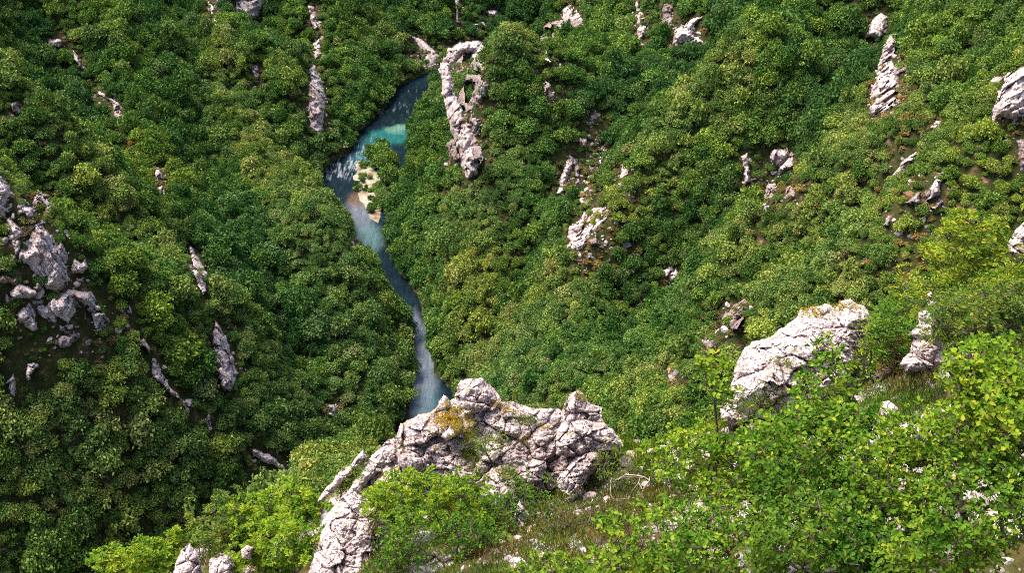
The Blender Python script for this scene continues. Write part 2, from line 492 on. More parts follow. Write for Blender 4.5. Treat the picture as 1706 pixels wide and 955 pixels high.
# ---------------------------------------------------------------- solid rock from an outline with its own distance and thickness
def inflate(name, poly, tfun, thick, step, mat, relief, cells, seed=0, rough=2.0, edge_px=None, back=1.0, crack=0.5, holes=None):
    """closed solid: front and back shells that meet at the outline; block relief in world space"""
    P = np.array(poly, float)
    u0, v0 = P.min(0) - 3; u1, v1 = P.max(0) + 3
    uu, vv = np.meshgrid(np.arange(u0, u1 + step, step), np.arange(v0, v1 + step, step))
    q = np.stack([uu, vv, 0 * uu + seed * 9.7], -1)
    ju = fbm(q / (rough * 5), 3, 5) * rough * 1.6; jv = fbm(q / (rough * 5) + 50, 3, 6) * rough * 1.6
    ins = in_poly(uu + ju, vv + jv, poly)
    if holes is not None:
        hn = fbm(np.stack([uu, vv, 0 * uu + seed * 5.3], -1) / holes[0], 4, 71, 0.6)
        ins &= hn > holes[1]
    ins[0, :] = ins[-1, :] = False; ins[:, 0] = ins[:, -1] = False
    quad = ins[:-1, :-1] & ins[1:, :-1] & ins[:-1, 1:] & ins[1:, 1:]
    used = np.zeros_like(ins)
    used[:-1, :-1] |= quad; used[1:, :-1] |= quad; used[:-1, 1:] |= quad; used[1:, 1:] |= quad
    inner = np.zeros_like(ins)
    cnt = np.zeros(ins.shape, int)
    cnt[:-1, :-1] += quad; cnt[1:, :-1] += quad; cnt[:-1, 1:] += quad; cnt[1:, 1:] += quad
    inner = cnt == 4
    if used.sum() < 9: return None
    # distance to the outline in pixels
    bu, bv = uu[used & ~inner], vv[used & ~inner]
    U = uu[used]; V = vv[used]
    e = np.full(U.shape, 9e9)
    for s0 in range(0, len(bu), 200):
        d = np.hypot(U[:, None] - bu[None, s0:s0 + 200], V[:, None] - bv[None, s0:s0 + 200]).min(1)
        e = np.minimum(e, d)
    Rr = edge_px or max(3.0, e.max() * 0.9)
    prof = np.clip(1 - (1 - np.clip(e / Rr, 0, 1)) ** 2.4, 0, 1)
    t = tfun(U, V)
    Pb = pt(U, V, t)
    rel = np.zeros(U.shape)
    for ci, (size, amp) in enumerate(cells):
        sq = np.array([1, 1, 0.55]) / size
        wob = np.stack([fbm(Pb / size * 1.3 + 31 * a, 3, 40 + a + seed) for a in range(3)], 1) * 0.22
        F1, F2, hid, vec = worley(Pb * sq + wob + seed * 3.1, 11 + ci)
        tilt = (hid - 0.5) * 2
        rel += amp * ((hid[:, 0] - 0.5) * 1.1 + (tilt * vec).sum(1) * 1.9)
        rel -= amp * crack * np.exp(-(F2 - F1) / 0.035)
    nb = fbm(Pb / (cells[0][0] * 0.8), 6, 77 + seed, 0.6)
    rel += relief * fbm(Pb / (cells[-1][0] * 0.6), 5, 78 + seed, 0.65) + cells[0][1] * 0.9 * (0.5 - np.abs(nb) * 2.2)
    w = np.clip(e / max(step * 2.5, Rr * 0.15), 0, 1)
    tf = t - thick * prof - rel * w
    tb = t + back * thick * prof + rel * w * 0.5
    nidx = -np.ones(ins.shape, int); nidx[used] = np.arange(used.sum())
    bidx = nidx.copy(); ni = used.sum()
    inn = inner[used]
    bi = np.arange(ni); bi[inn] = ni + np.arange(inn.sum()); bidx[used] = bi
    Vt = np.concatenate([pt(U, V, tf), pt(U, V, tb)[inn]])
    a, b, c, d = (np.s_[:-1, :-1], np.s_[:-1, 1:], np.s_[1:, 1:], np.s_[1:, :-1])
    Ff = np.stack([nidx[x][quad] for x in (a, d, c, b)], 1)
    Fb = np.stack([bidx[x][quad] for x in (a, b, c, d)], 1)
    me = make_mesh(name, Vt, np.concatenate([Ff, Fb]), [mat], True)
    me['w'] = float(np.median(tf))
    return me, (U, V, tf)

def hit_bil(u, v):
    fx = np.clip((np.asarray(u) + 40) / HS, 0, HIT.shape[1] - 1.001); fy = np.clip((np.asarray(v) + 40) / HS, 0, HIT.shape[0] - 1.001)
    i = fx.astype(int); j = fy.astype(int); a = fx - i; b = fy - j
    return (HIT[j, i] * (1 - a) + HIT[j, i + 1] * a) * (1 - b) + (HIT[j + 1, i] * (1 - a) + HIT[j + 1, i + 1] * a) * b

def plane_fit(U, V, T):
    m = T < np.median(T) + 30
    for _ in range(3):
        A = np.stack([U[m], V[m], np.ones(m.sum())], 1)
        c, *_ = np.linalg.lstsq(A, T[m], rcond=None)
        r = T - (c[0] * U + c[1] * V + c[2])
        m = (r < 10) & (r > -14)
        if m.sum() < 6: break
    return c

# (kind name, short name used by neighbours, label, outline, thickness m, material)
R_, B_, S_ = M_ROCK_FAR, M_ROCK_BROWN, M_SCREE
OUT = [
 ('rock_outcrop', 'pale cliff strip cut by the left edge', 'narrow pale cliff strip cut by the left edge of the photo', [(-8,294),(6,297),(17,318),(25,330),(14,340),(12,352),(18,362),(30,372),(38,388),(28,400),(18,388),(10,368),(-8,360)], 5, R_),
 ('cliff_slab', 'big sloping white cliff slab', 'big sloping white cliff slab, largest bare rock on the left slope', [(58,374),(75,380),(94,399),(110,418),(112,433),(119,458),(107,471),(93,480),(74,474),(60,455),(35,430),(28,421),(19,402),(11,377),(19,370),(31,386),(47,402),(52,389)], 6, R_),
 ('rock_outcrop', 'forked grey rock above the big slab', 'forked grey rock rib just above the big sloping white slab', [(31,330),(41,336),(53,342),(58,320),(68,322),(82,341),(75,345),(63,336),(57,361),(47,364),(35,345)], 4, R_),
 ('rock_outcrop', 'low pinkish rock under the big slab', 'low pinkish rock block at the lower left foot of the big white slab', [(16,484),(35,473),(63,484),(64,495),(44,497),(16,503)], 4, R_),
 ('rock_outcrop', 'pair of small points right of the slab', 'small rock with two points at the right end of the big white slab', [(118,443),(126,430),(133,440),(141,427),(146,446),(138,455),(120,454)], 3, R_),
 ('rock_outcrop', 'ribbed rock at the left end of the left crest', 'ribbed pink rock fan at the left end of the near left ridge crest', [(27,527),(37,516),(48,505),(59,524),(68,546),(56,552),(37,542),(27,535)], 5, R_),
 ('rock_crest', 'arched rock crest', 'long arched crest of pink limestone over a bushy hollow on the left ridge', [(58,512),(75,503),(96,494),(112,484),(121,482),(133,488),(147,485),(160,497),(175,512),(168,522),(158,524),(150,524),(138,514),(126,524),(116,538),(104,530),(96,546),(82,536),(66,532)], 5, R_),
 ('rock_outcrop', 'hooked rock at the right end of the arch', 'hooked white rock hanging from the right end of the arched crest', [(153,524),(172,521),(187,522),(170,532),(164,552),(157,546)], 3, R_),
 ('rock_outcrop', 'low rubble rock beneath the arch', 'low broken rock in reddish rubble beneath the arched crest', [(96,563),(122,560),(124,580),(99,579)], 3, B_),
 ('rock_outcrop', 'small pink knob right of the arch', 'small pink rock knob on the ridge a little right of the arched crest', [(198,515),(216,507),(220,522),(201,522)], 3, R_),
 ('rock_outcrop', 'short white rib high on the left ridge edge', 'short thin white rib, upper one of the ribs down the near left ridge edge', [(233,567),(240,563),(252,583),(249,589),(235,575)], 3, R_),
 ('rock_rib', 'long pink rib on the left ridge edge', 'longest pink rock rib running down the edge of the near left ridge', [(253,600),(263,600),(283,640),(297,657),(298,665),(283,659),(254,628)], 4, R_),
 ('rock_outcrop', 'broken white stones low on the left edge', 'column of broken white stones near the left edge below the arched crest', [(11,640),(21,623),(28,640),(29,662),(14,660)], 3, R_),
 ('rock_outcrop', 'thin curved rock beside the broken stones', 'thin curved rock just right of the broken white stones at far left', [(45,606),(64,608),(65,620),(50,637),(44,628)], 3, R_),
 ('rock_outcrop', 'pale cap at the foot of the long rib', 'pale flat capped rock at the lower end of the long pink rib', [(302,663),(324,666),(317,691),(302,676)], 4, R_),
 ('rock_outcrop', 'thin upright blade below the pale cap', 'thin upright rock blade just below right of the pale capped rock', [(344,691),(349,690),(355,716),(349,719),(342,700)], 3, R_),
 ('rock_outcrop', 'rounded pink rock at the ridge foot', 'rounded pink rock hump at the low end of the near left ridge', [(420,749),(452,757),(485,787),(485,802),(462,782),(427,767)], 4, R_),
 ('rock_column', 'tall grey pinkish column', 'tall pinkish rock column standing alone in the middle of the left slope', [(357,523),(369,550),(382,575),(395,620),(385,653),(369,648),(357,600),(354,565)], 7, R_),
 ('rock_rib', 'narrow rib above the tall column', 'narrow pale rib a little above the tall pinkish column on the left slope', [(314,412),(325,412),(338,450),(346,480),(338,488),(325,462)], 4, R_),
 ('rock_outcrop', 'orange stained rock band', 'orange stained rock band along the upper left ridge crest', [(151,141),(176,156),(201,176),(203,198),(191,200),(186,176),(161,156)], 4, R_),
 ('rock_outcrop', 'small flat rock at the top of the ridge', 'small flat pale rock highest on the upper left ridge crest', [(80,68),(103,65),(100,80),(84,82)], 3, R_),
 ('rock_outcrop', 'thin rock streak above the orange band', 'thin rock streak between the highest flat rock and the orange stained band', [(118,80),(128,92),(141,112),(136,116),(122,98)], 3, R_),
 ('rock_outcrop', 'upright white chip on the ridge crest', 'small upright white rock low on the upper left ridge crest', [(257,282),(268,282),(271,302),(268,325),(260,310)], 4, R_),
 ('rock_outcrop', 'brown rock near the top left edge', 'small brown rock among trees near the left edge above the pale strip', [(17,173),(30,170),(36,192),(22,192)], 3, B_),
 ('rock_outcrop', 'grey cliff bit cut by the top edge', 'grey hooked cliff bit cut by the top edge, left one of two', [(343,-8),(385,-8),(372,6),(360,14),(361,38),(352,36)], 6, R_),
 ('rock_outcrop', 'broad grey cliff at the top edge', 'broad grey pink cliff cut by the top edge, right one of two', [(398,-8),(439,-8),(437,10),(427,32),(410,34),(390,20)], 6, R_),
 ('rock_outcrop', 'small pink rock below the top cliffs', 'small pink rock in trees below the broad cliff at the top edge', [(418,112),(430,110),(434,135),(424,137)], 4, R_),
 ('rock_column', 'long narrow cliff column', 'pink cliff column left of the upper river bend, lowest and tallest of its row', [(517,118),(524,108),(531,122),(541,160),(540,212),(530,226),(518,218),(513,165)], 7, R_),
 ('rock_outcrop', 'middle chip of the cliff column', 'small pale chip of cliff just above the pink cliff column', [(520,74),(531,66),(534,92),(524,100)], 4, R_),
 ('rock_outcrop', 'top sliver of the cliff column', 'thin pale sliver of cliff near the top edge over the pink cliff column', [(513,8),(526,14),(530,44),(523,50),(516,30)], 4, R_),
 ('spire_head', 'hook shaped top of the central spire', 'smooth hook shaped pale rock head above the river, top of the central spire', [(733,124),(735,104),(747,82),(764,72),(782,68),(799,70),(806,88),(804,114),(786,116),(775,104),(781,90),(773,90),(766,106),(758,114),(750,128)], 9, R_),
 ('cliff_spire', 'long tapering wall of the central spire', 'long pale rock wall tapering down to a point right of the river', [(733,108),(750,118),(756,150),(766,174),(772,195),(780,208),(792,232),(805,262),(795,272),(793,286),(778,293),(766,273),(761,245),(752,214),(745,188),(739,160)], 9, R_),
 ('spire_mass', 'mass of the central spire', 'brownish broken body of the spire between its pale edges', [(745,125),(755,112),(768,100),(784,92),(800,98),(808,120),(811,150),(806,190),(800,225),(804,255),(796,280),(780,286),(768,262),(757,225),(750,180),(745,150)], 5.0, B_),
 ('rock_rubble', 'bushy rubble hollow under the arch', 'brown broken rock and rubble filling the bushy hollow under the arched crest', [(50,530),(90,515),(130,505),(160,515),(185,522),(190,545),(165,570),(130,592),(95,590),(80,560),(60,552)], 2.2, B_),
 ('rock_rubble', 'brown rock around the big slab', 'brown broken rock around the lower end of the big white slab', [(0,440),(28,425),(60,460),(75,478),(110,480),(128,450),(140,440),(140,465),(120,490),(70,505),(20,510),(0,490)], 2.2, B_),
 ('rock_rubble', 'rubble below the forked rock', 'pinkish broken rock between the forked grey rock and the big slab', [(0,300),(20,312),(45,322),(85,325),(92,350),(80,372),(60,380),(30,372),(8,350)], 2.0, B_),
 ('rock_rubble', 'reddish bare patch', 'reddish bare broken patch of rock high on the middle of the right slope', [(950,250),(962,215),(980,185),(1005,185),(1020,205),(1018,240),(1000,265),(985,290),(968,310),(948,300)], 2.0, B_),
 ('rock_rubble', 'brown rubble skirt of the cobbled face', 'brown rubble skirt on the right and lower side of the cobbled rock face', [(950,400),(975,385),(1005,345),(1035,325),(1042,350),(1030,385),(1010,415),(995,445),(960,450),(942,430)], 2.0, B_),
 ('rock_rubble', 'broken rock between the twin rocks', 'brown broken rock between the twin pale rocks of the right slope', [(1240,270),(1262,272),(1285,255),(1325,250),(1328,300),(1320,335),(1290,330),(1262,320),(1245,300)], 1.8, B_),
 ('rock_rubble', 'brown flank of the pinnacle', 'brown broken flank on the right side of the tall pale pinnacle', [(1480,58),(1510,66),(1520,100),(1525,140),(1535,165),(1510,178),(1495,165),(1488,110)], 2.5, B_),
 ('rock_rubble', 'brown cliff patch by the top edge', 'brown broken cliff patch around the broken pink cliff at the top edge', [(905,50),(935,10),(975,2),(985,40),(960,60),(930,75),(925,130),(908,150),(900,100)], 2.2, B_),
 ('rock_rubble', 'broken ground at the upper right rocks', 'brown broken ground around the leaning pale rock above the yellow green tree', [(1500,330),(1515,300),(1545,280),(1575,285),(1578,320),(1560,350),(1520,365),(1490,385),(1468,385)], 2.0, B_),
 ('rock_outcrop', 'reddish face right of the central spire', 'reddish rock face to the right of the tapering central wall', [(795,135),(807,143),(801,176),(800,203),(790,203),(777,184)], 5, B_),
 ('rock_outcrop', 'brown face left of the spire tip', 'dull brown rock face hugging the left side of the central spire tip', [(750,232),(762,235),(768,268),(755,268),(745,245)], 4, B_),
 ('rock_outcrop', 'little pale ledge above the spire head', 'little pale ledge just above the hook shaped spire head', [(786,40),(808,36),(810,46),(795,50)], 4, R_),
 ('rock_outcrop', 'tiny pale knob in the far notch', 'tiny pale knob near the top edge at the far end of the valley', [(814,17),(828,17),(826,29),(815,27)], 4, R_),
 ('scree_slope', 'pale gravel scar by the river bend', 'pale bare gravel scar coming down to the far river bend', [(679,53),(701,64),(722,80),(731,92),(718,114),(706,107),(707,86),(690,70)], 2.5, S_),
 ('rock_outcrop', 'thin grey streak over the gravel scar', 'thin grey rock streak near the top edge above the gravel scar', [(756,0),(764,2),(767,40),(759,38)], 4, R_),
 ('rock_outcrop', 'broken pink cliff at the top edge', 'broken pink cliff patch near the top edge right of the central spire', [(940,14),(952,8),(962,15),(975,40),(954,48),(940,34)], 5, R_),
 ('rock_outcrop', 'slim pale rib right of the spire', 'slim pale rib lower left of the broken pink cliff patch', [(908,58),(919,60),(915,85),(916,103),(907,98)], 4, R_),
 ('rock_outcrop', 'small brown face below the slim rib', 'small brown rock face below the slim pale rib', [(914,146),(926,158),(924,175),(914,170)], 4, B_),
 ('rock_outcrop', 'jagged white rib at the top edge', 'jagged white rib cut by the top edge above the right slope', [(1056,0),(1066,6),(1077,45),(1070,72),(1062,66),(1060,30)], 5, R_),
 ('rock_outcrop', 'brown tooth at the top edge', 'brown grey rock tooth at the top edge beside the jagged white rib', [(1101,-5),(1121,12),(1120,45),(1106,52)], 5, B_),
 ('rock_outcrop', 'three sided pale rock under the top edge', 'three sided pale rock with a leaning cap near the top, right of centre', [(1119,77),(1124,50),(1147,35),(1172,28),(1157,45),(1174,78),(1152,68),(1132,72)], 5, R_),
 ('rock_fin', 'thin slanting blade on the right slope', 'thin slanting white blade of rock facing the river on the right slope', [(926,323),(937,290),(947,257),(956,268),(951,290),(938,325)], 5, R_),
 ('rock_outcrop', 'pale knob on reddish earth', 'pale knob topping the reddish bare patch of the right slope', [(980,197),(990,181),(999,194),(987,202)], 3, R_),
 ('rock_outcrop', 'chip of rock left of the reddish earth', 'small chip of rock at the left side of the reddish bare patch', [(965,231),(977,231),(975,245),(967,245)], 3, R_),
 ('rock_outcrop', 'small rock under the slanting blade', 'small pale rock to the right of the slanting blade foot', [(965,323),(974,304),(982,304),(974,322)], 3, R_),
 ('rock_outcrop', 'little white point', 'little pointed white rock midway between the blade and the cobbled face', [(1030,304),(1036,276),(1043,276),(1047,291),(1037,306)], 3, R_),
 ('rock_wall', 'cobbled rock face', 'wide cobbled rock face of many pink stones on the middle right slope', [(945,416),(949,373),(974,354),(1006,342),(1011,356),(1003,378),(986,384),(974,413)], 4, R_),
 ('rock_outcrop', 'pillar at the left of the twin rocks', 'slim upright pillar, left of the twin pale rocks high on the right slope', [(1235,261),(1245,256),(1250,300),(1240,307)], 5, R_),
 ('rock_outcrop', 'lumpy block of the twin rocks', 'lumpy pale block, right of the twin pale rocks high on the right slope', [(1282,266),(1287,251),(1307,246),(1320,251),(1322,276),(1302,286),(1285,281)], 5, R_),
 ('rock_outcrop', 'dull streak under the twin rocks', 'dull narrow rock streak between and below the twin pale rocks', [(1276,312),(1284,312),(1277,350),(1268,350)], 4, B_),
 ('rock_outcrop', 'dull chip under the lumpy block', 'dull small chip of rock straight below the lumpy pale block', [(1306,310),(1323,311),(1323,330),(1311,329)], 3, B_),
 ('rock_outcrop', 'pinkish patch above the crest rocks', 'small pinkish rock patch in forest above the near central crest', [(1106,452),(1127,445),(1129,465),(1112,475)], 3, R_),
 ('rock_pinnacle', 'upper tooth of the tall pale pinnacle', 'upper white tooth of the tall pale pinnacle at the upper right', [(1442,65),(1452,35),(1467,20),(1477,30),(1477,55),(1467,65),(1452,60)], 7, R_),
 ('rock_pinnacle', 'tall pale pinnacle', 'tall pale pinnacle with a broad foot at the upper right of the photo', [(1447,166),(1462,120),(1472,80),(1482,60),(1495,75),(1487,100),(1495,141),(1502,171),(1480,176),(1462,193),(1452,186)], 8, R_),
 ('cliff_outcrop', 'pointed white cliff at the right edge', 'pointed white cliff cut by the right edge, high on the right slope', [(1646,208),(1668,151),(1678,126),(1716,103),(1716,190),(1695,195),(1668,198)], 8, R_),
 ('rock_outcrop', 'slanting pale rock below the pinnacle', 'slanting pale rock in the gap between the pinnacle and the right edge cliff', [(1482,294),(1507,266),(1527,251),(1522,271),(1500,293)], 4, R_),
 ('rock_outcrop', 'small slanting chip above it', 'small tan slanting rock just above the slanting pale rock', [(1548,212),(1568,190),(1567,206),(1555,217)], 3, R_),
 ('rock_outcrop', 'leaning pale rock over the yellow tree', 'leaning pale rock on the slope above the yellow green tree', [(1540,338),(1558,301),(1570,296),(1566,324)], 4, R_),
 ('rock_outcrop', 'dull leaning rock beside it', 'dull leaning rock to the left of the leaning pale rock', [(1511,338),(1534,316),(1531,344)], 4, B_),
 ('rock_outcrop', 'lone dull stone left of the yellow tree', 'lone dull upright stone in the forest left of the yellow green tree', [(1470,378),(1482,352),(1482,378)], 3, B_),
 ('rock_outcrop', 'narrow cliff at the right edge', 'narrow dull cliff at the right edge under the pointed white cliff', [(1693,236),(1714,236),(1712,290),(1700,288)], 5, B_),
 ('rock_wall', 'brown pink face behind the big boulder', 'brown pink rock face in the forest behind the big near boulder', [(1203,528),(1222,508),(1240,492),(1246,510),(1230,545),(1215,545)], 5, B_),
 ('rock_outcrop', 'dull rock left of the brown face', 'dull upright rock lower left of the brown pink face', [(1175,560),(1190,568),(1191,590),(1178,587)], 4, B_),
 ('rock_outcrop', 'small round stone over the grassy saddle', 'small round topped stone in the forest above the grassy saddle', [(1111,616),(1124,615),(1128,641),(1114,637)], 3, R_),
 ('rock_outcrop', 'small reddish stone in the left forest', 'small reddish stone alone in the lower left forest by the river', [(544,674),(557,674),(558,692),(545,694)], 3, R_),
 ('rock_outcrop', 'white chip on the river bank', 'small white rock on the left bank at the river narrows', [(583,392),(592,396),(592,410),(586,410)], 3, R_),
]
RMASK = np.zeros((H0.__int__() // 2 + 1, int(W0) // 2 + 1), np.int16)      # which outcrop covers a pixel
mu, mv = np.meshgrid(np.arange(RMASK.shape[1]) * 2.0, np.arange(RMASK.shape[0]) * 2.0)
OUTW = []
SPIRE = bpy.data.objects.new('cliff_spire', None); sc.collection.objects.link(SPIRE)
tag(SPIRE, 'tall hook topped limestone spire rising to the right of the upper river', 'cliff spire')
LAND = []
for k, (nm, short, label, poly, th, mt) in enumerate(OUT):
    P = np.array(poly, float)
    c = P.mean(0)
    P = c + (P - c) * (1.12 if nm == 'cliff_slab' else 1.05)
    gr = 2.2
    dd_ = (P - c) / (np.linalg.norm(P - c, axis=1)[:, None] + 1e-6); P = P + dd_ * gr
    uu, vv = np.meshgrid(np.linspace(P[:, 0].min(), P[:, 0].max(), 16), np.linspace(P[:, 1].min(), P[:, 1].max(), 16))
    m = in_poly(uu, vv, P)
    cf = plane_fit(uu[m], vv[m], hit_bil(uu[m], vv[m]))
    sink = 1.0 if nm in ('spire_mass', 'rock_rubble') else 0.8
    def tf(U, V, cf=cf, sink=sink): return np.minimum(hit_bil(U, V), cf[0] * U + cf[1] * V + cf[2] + 5) + sink
    holes = (13, -0.04) if nm == 'spire_mass' else (13, 0.0) if nm == 'rock_rubble' else ((18, -0.5) if nm == 'cliff_slab' else None)
    big = max(np.ptp(P[:, 0]), np.ptp(P[:, 1]))
    cells = [(9.0, 2.4), (3.6, 1.2), (1.5, 0.5)] if nm != 'scree_slope' else [(3.0, 0.3), (1.2, 0.2)]
    r = inflate(nm, P.tolist(), tf, th, 1.5 if big > 45 else 1.2, mt, 0.8, cells, seed=k, rough=2.6, back=1.2, holes=holes)
    if r is None: print('thin', short); continue
    spire = nm in ('spire_head', 'cliff_spire', 'spire_mass') or 'spire tip' in short or 'right of the central spire' == short[-26:] and 'face' in short
    if spire:
        o = link({'spire_head': 'hooked_head', 'cliff_spire': 'rock_wall', 'spire_mass': 'rock_mass'}.get(nm, 'brown_face'), r[0], SPIRE); o['label'] = label
        if nm == 'spire_mass': continue
    elif nm == 'rock_rubble':
        tag(link('broken_outcrop', r[0]), label, 'rock outcrop', 'bare limestone outcrops in the forest'); continue
    else: o = tag(link(nm, r[0]), label, 'scree' if 'scree' in nm else 'rock outcrop', 'bare limestone outcrops in the forest')
    RMASK[in_poly(mu, mv, P)] = k + 1
    OUTW.append((k, r[0]['w']))
    LAND.append((short, c[0], c[1]))
OUTW = dict(OUTW)
print('outcrops', round(time.time() - T0, 1))

# bare, thinly wooded ground: (u, v, ru, rv, share of trees kept)
BARE = [(215, 215, 26, 28, .25), (70, 340, 40, 25, .25), (120, 400, 26, 45, .35), (115, 540, 75, 38, .35), (260, 330, 20, 40, .4), (45, 610, 50, 45, .45), (270, 610, 22, 40, .45), (430, 780, 40, 22, .4),
        (990, 235, 38, 45, .25), (1000, 400, 60, 60, .35), (985, 290, 50, 50, .4), (1130, 60, 40, 40, .5), (780, 200, 34, 80, .35), (1300, 290, 45, 40, .5), (1545, 310, 60, 50, .5), (1215, 545, 50, 60, .35),
        (530, 120, 22, 90, .4), (1500, 120, 40, 70, .5), (950, 50, 40, 50, .5), (1400, 425, 30, 35, .5), (120, 700, 40, 30, .7), (705, 80, 22, 26, .3), (1120, 460, 40, 30, .5), (930, 160, 25, 50, .5), (375, 590, 18, 60, .5),
        (30, 400, 40, 60, .3), (60, 470, 50, 40, .4), (90, 560, 60, 45, .35), (210, 540, 30, 30, .4), (300, 670, 25, 25, .3), (240, 590, 18, 30, .3), (940, 290, 26, 40, .35), (975, 400, 40, 45, .25), (1045, 300, 35, 35, .35), (990, 440, 50, 30, .35),
        (170, 160, 30, 30, .5), (320, 450, 16, 40, .5), (1410, 20, 40, 25, .5), (800, 180, 25, 50, .4), (240, 560, 18, 40, .5), (1060, 500, 40, 30, .6), (1150, 120, 30, 30, .5)]

for nm, short, label, poly, th, mt in OUT:
    q = np.array(poly, float); qc = q.mean(0); ex_ = np.ptp(q, axis=0) / 2
    BARE.append((qc[0] + 3, qc[1] + 6, ex_[0] + 13, ex_[1] + 15, .5))
# ---------------------------------------------------------------- gravel bar in the river
def gravel_bar():
    poly = [(592, 276), (600, 268), (612, 272), (624, 284), (640, 300), (640, 330), (634, 360), (632, 376), (622, 368), (612, 355), (606, 340), (596, 322), (591, 300)]
    wp = [on_water(p) for p in poly]
    xs = np.array([p[0] for p in wp]); ys = np.array([p[1] for p in wp])
    XX, YY = np.meshgrid(np.arange(xs.min() - 3, xs.max() + 3, 1.0), np.arange(ys.min() - 3, ys.max() + 3, 1.0))
    d = seg_dist(XX, YY, wp, True); d = np.where(in_poly(XX, YY, wp), d, -d)
    Z = np.clip(d * 0.16, -1.0, 0.9) + fbm(np.stack([XX, YY, 0 * XX], -1) / 5, 4, 88) * 0.3
    ii = np.arange(XX.size).reshape(XX.shape)
    FF = np.stack([ii[:-1, :-1], ii[:-1, 1:], ii[1:, 1:], ii[1:, :-1]], -1).reshape(-1, 4)
    s = NT('river_gravel'); geo = s.n('ShaderNodeNewGeometry'); P = geo.outputs['Position']
    c = s.ramp(s.noise(P, 0.16, 5, 0.65), [(0.36, (0.13, 0.07, 0.035)), (0.46, (0.21, 0.175, 0.11)), (0.6, (0.29, 0.28, 0.22))])
    c = s.mix(s.ramp(s.noise(P, 1.2, 5, 0.7), [(0.4, G(1)), (0.5, G(0))]), c, (0.18, 0.15, 0.11))
    b = s.n('ShaderNodeBsdfDiffuse'); s.l(c, b.inputs[0]); s.l(b.outputs[0], s.out.inputs[0])
    tag(link('gravel_bar', make_mesh('gravel_bar', np.stack([XX, YY, Z], -1).reshape(-1, 3), FF, [s.m], True)), kind='structure')
gravel_bar()

# ---------------------------------------------------------------- forest trees: a few crowns of leaf clumps
def crown_mesh(name, seed, mats, nlobe=16, nleaf=46, shape=(1.0, 1.0, 0.85), size=0.15, spread=0.62, trunk=True):
    g = np.random.default_rng(seed)
    sh = np.array(shape)
    C = []; RR = []
    for i in range(nlobe):
        ph = i * 2.39996 + g.uniform(-.4, .4); zz = 1 - (i + 0.5) / nlobe * 1.25
        rr = math.sqrt(max(0, 1 - zz * zz))
        k = spread * g.uniform(0.6, 1.28)
        C.append((math.cos(ph) * rr * k, math.sin(ph) * rr * k, zz * k)); RR.append(g.uniform(0.18, 0.46))
    C.append((0, 0, 0)); RR.append(0.5)
    C = np.array(C); RR = np.array(RR)
    Vs = []; Fs = []; n0 = 0
    for c, r in zip(C, RR):
        n = int(nleaf * (r / 0.33) ** 2)
        d = g.normal(size=(n, 3)); d /= np.linalg.norm(d, axis=1)[:, None]
        d[:, 2] = np.where(d[:, 2] < -0.35, -d[:, 2] * 0.5, d[:, 2])
        d /= np.linalg.norm(d, axis=1)[:, None]
        p = (c + d * r * g.uniform(0.72, 1.08, (n, 1)) + g.normal(size=(n, 3)) * 0.07) * sh
        p = p + fbm(p * 2.3 + seed, 2, 3)[:, None] * 0.10 * d
        nn = d * 0.8 + g.normal(size=(n, 3)) * 0.8 + np.array([0, 0, 0.25]); nn /= np.linalg.norm(nn, axis=1)[:, None]
        a = np.cross(nn, g.normal(size=(n, 3))); a /= np.linalg.norm(a, axis=1)[:, None]; b = np.cross(nn, a)
        s = size * g.uniform(0.5, 1.15, (n, 1))
        q = np.stack([p - a * s, p - b * s * 0.6 + nn * s * .15, p + a * s, p + b * s * 0.6 + nn * s * .15], 1)
        Vs.append(q.reshape(-1, 3)); Fs.append(np.arange(n * 4).reshape(n, 4) + n0); n0 += n * 4
    mi = [0] * (n0 // 4)
    V = np.concatenate(Vs); F = np.concatenate(Fs)
    if trunk:
        tv = []; tf = []
        for (x0, y0, z0, r0, x1, y1, z1, r1) in [(0, 0, -1.15, .075, .03, .02, -.2, .05)] + [(.03, .02, -.35, .04, C[q][0] * .8, C[q][1] * .8, C[q][2] * .7, .015) for q in (2, 5, 8)]:
            b0 = n0 + len(tv)
            for (x, y, z, r) in ((x0, y0, z0, r0), (x1, y1, z1, r1)):
                for q in range(4): tv.append((x + r * math.cos(q * 1.5708), y + r * math.sin(q * 1.5708), z))
            for q in range(4): tf.append((b0 + q, b0 + (q + 1) % 4, b0 + 4 + (q + 1) % 4, b0 + 4 + q))
        V = np.concatenate([V, np.array(tv)]); F = np.concatenate([F, np.array(tf)]); mi += [1] * len(tf)
    V = V + np.array([0, 0, 0.75])
    return make_mesh(name, V, F, mats, False, mi)

KINDS_T = []
for i, (shp, nl, lf, sz, spd) in enumerate([((1.0, 1.0, .80), 15, 90, .115, .66), ((1.05, .9, .90), 18, 80, .105, .66), ((.9, .95, 1.1), 14, 95, .115, .62), ((1.1, 1.1, .70), 20, 76, .11, .72),
        ((.85, .85, 1.2), 12, 100, .12, .60), ((1.0, 1.1, .85), 22, 66, .10, .72), ((.95, 1.0, .95), 11, 110, .125, .62), ((1.1, .95, .8), 16, 84, .115, .70)]):
    KINDS_T.append(crown_mesh('broadleaf_tree', 100 + i, [M_FOREST, M_BARK], nl, lf, shp, sz, spd))
for i in range(3):
    KINDS_T.append(crown_mesh('scrub_bush', 200 + i, [M_SCRUB, M_BARK], 9, 30, (1.0, 1.0, .7), .16, .62))

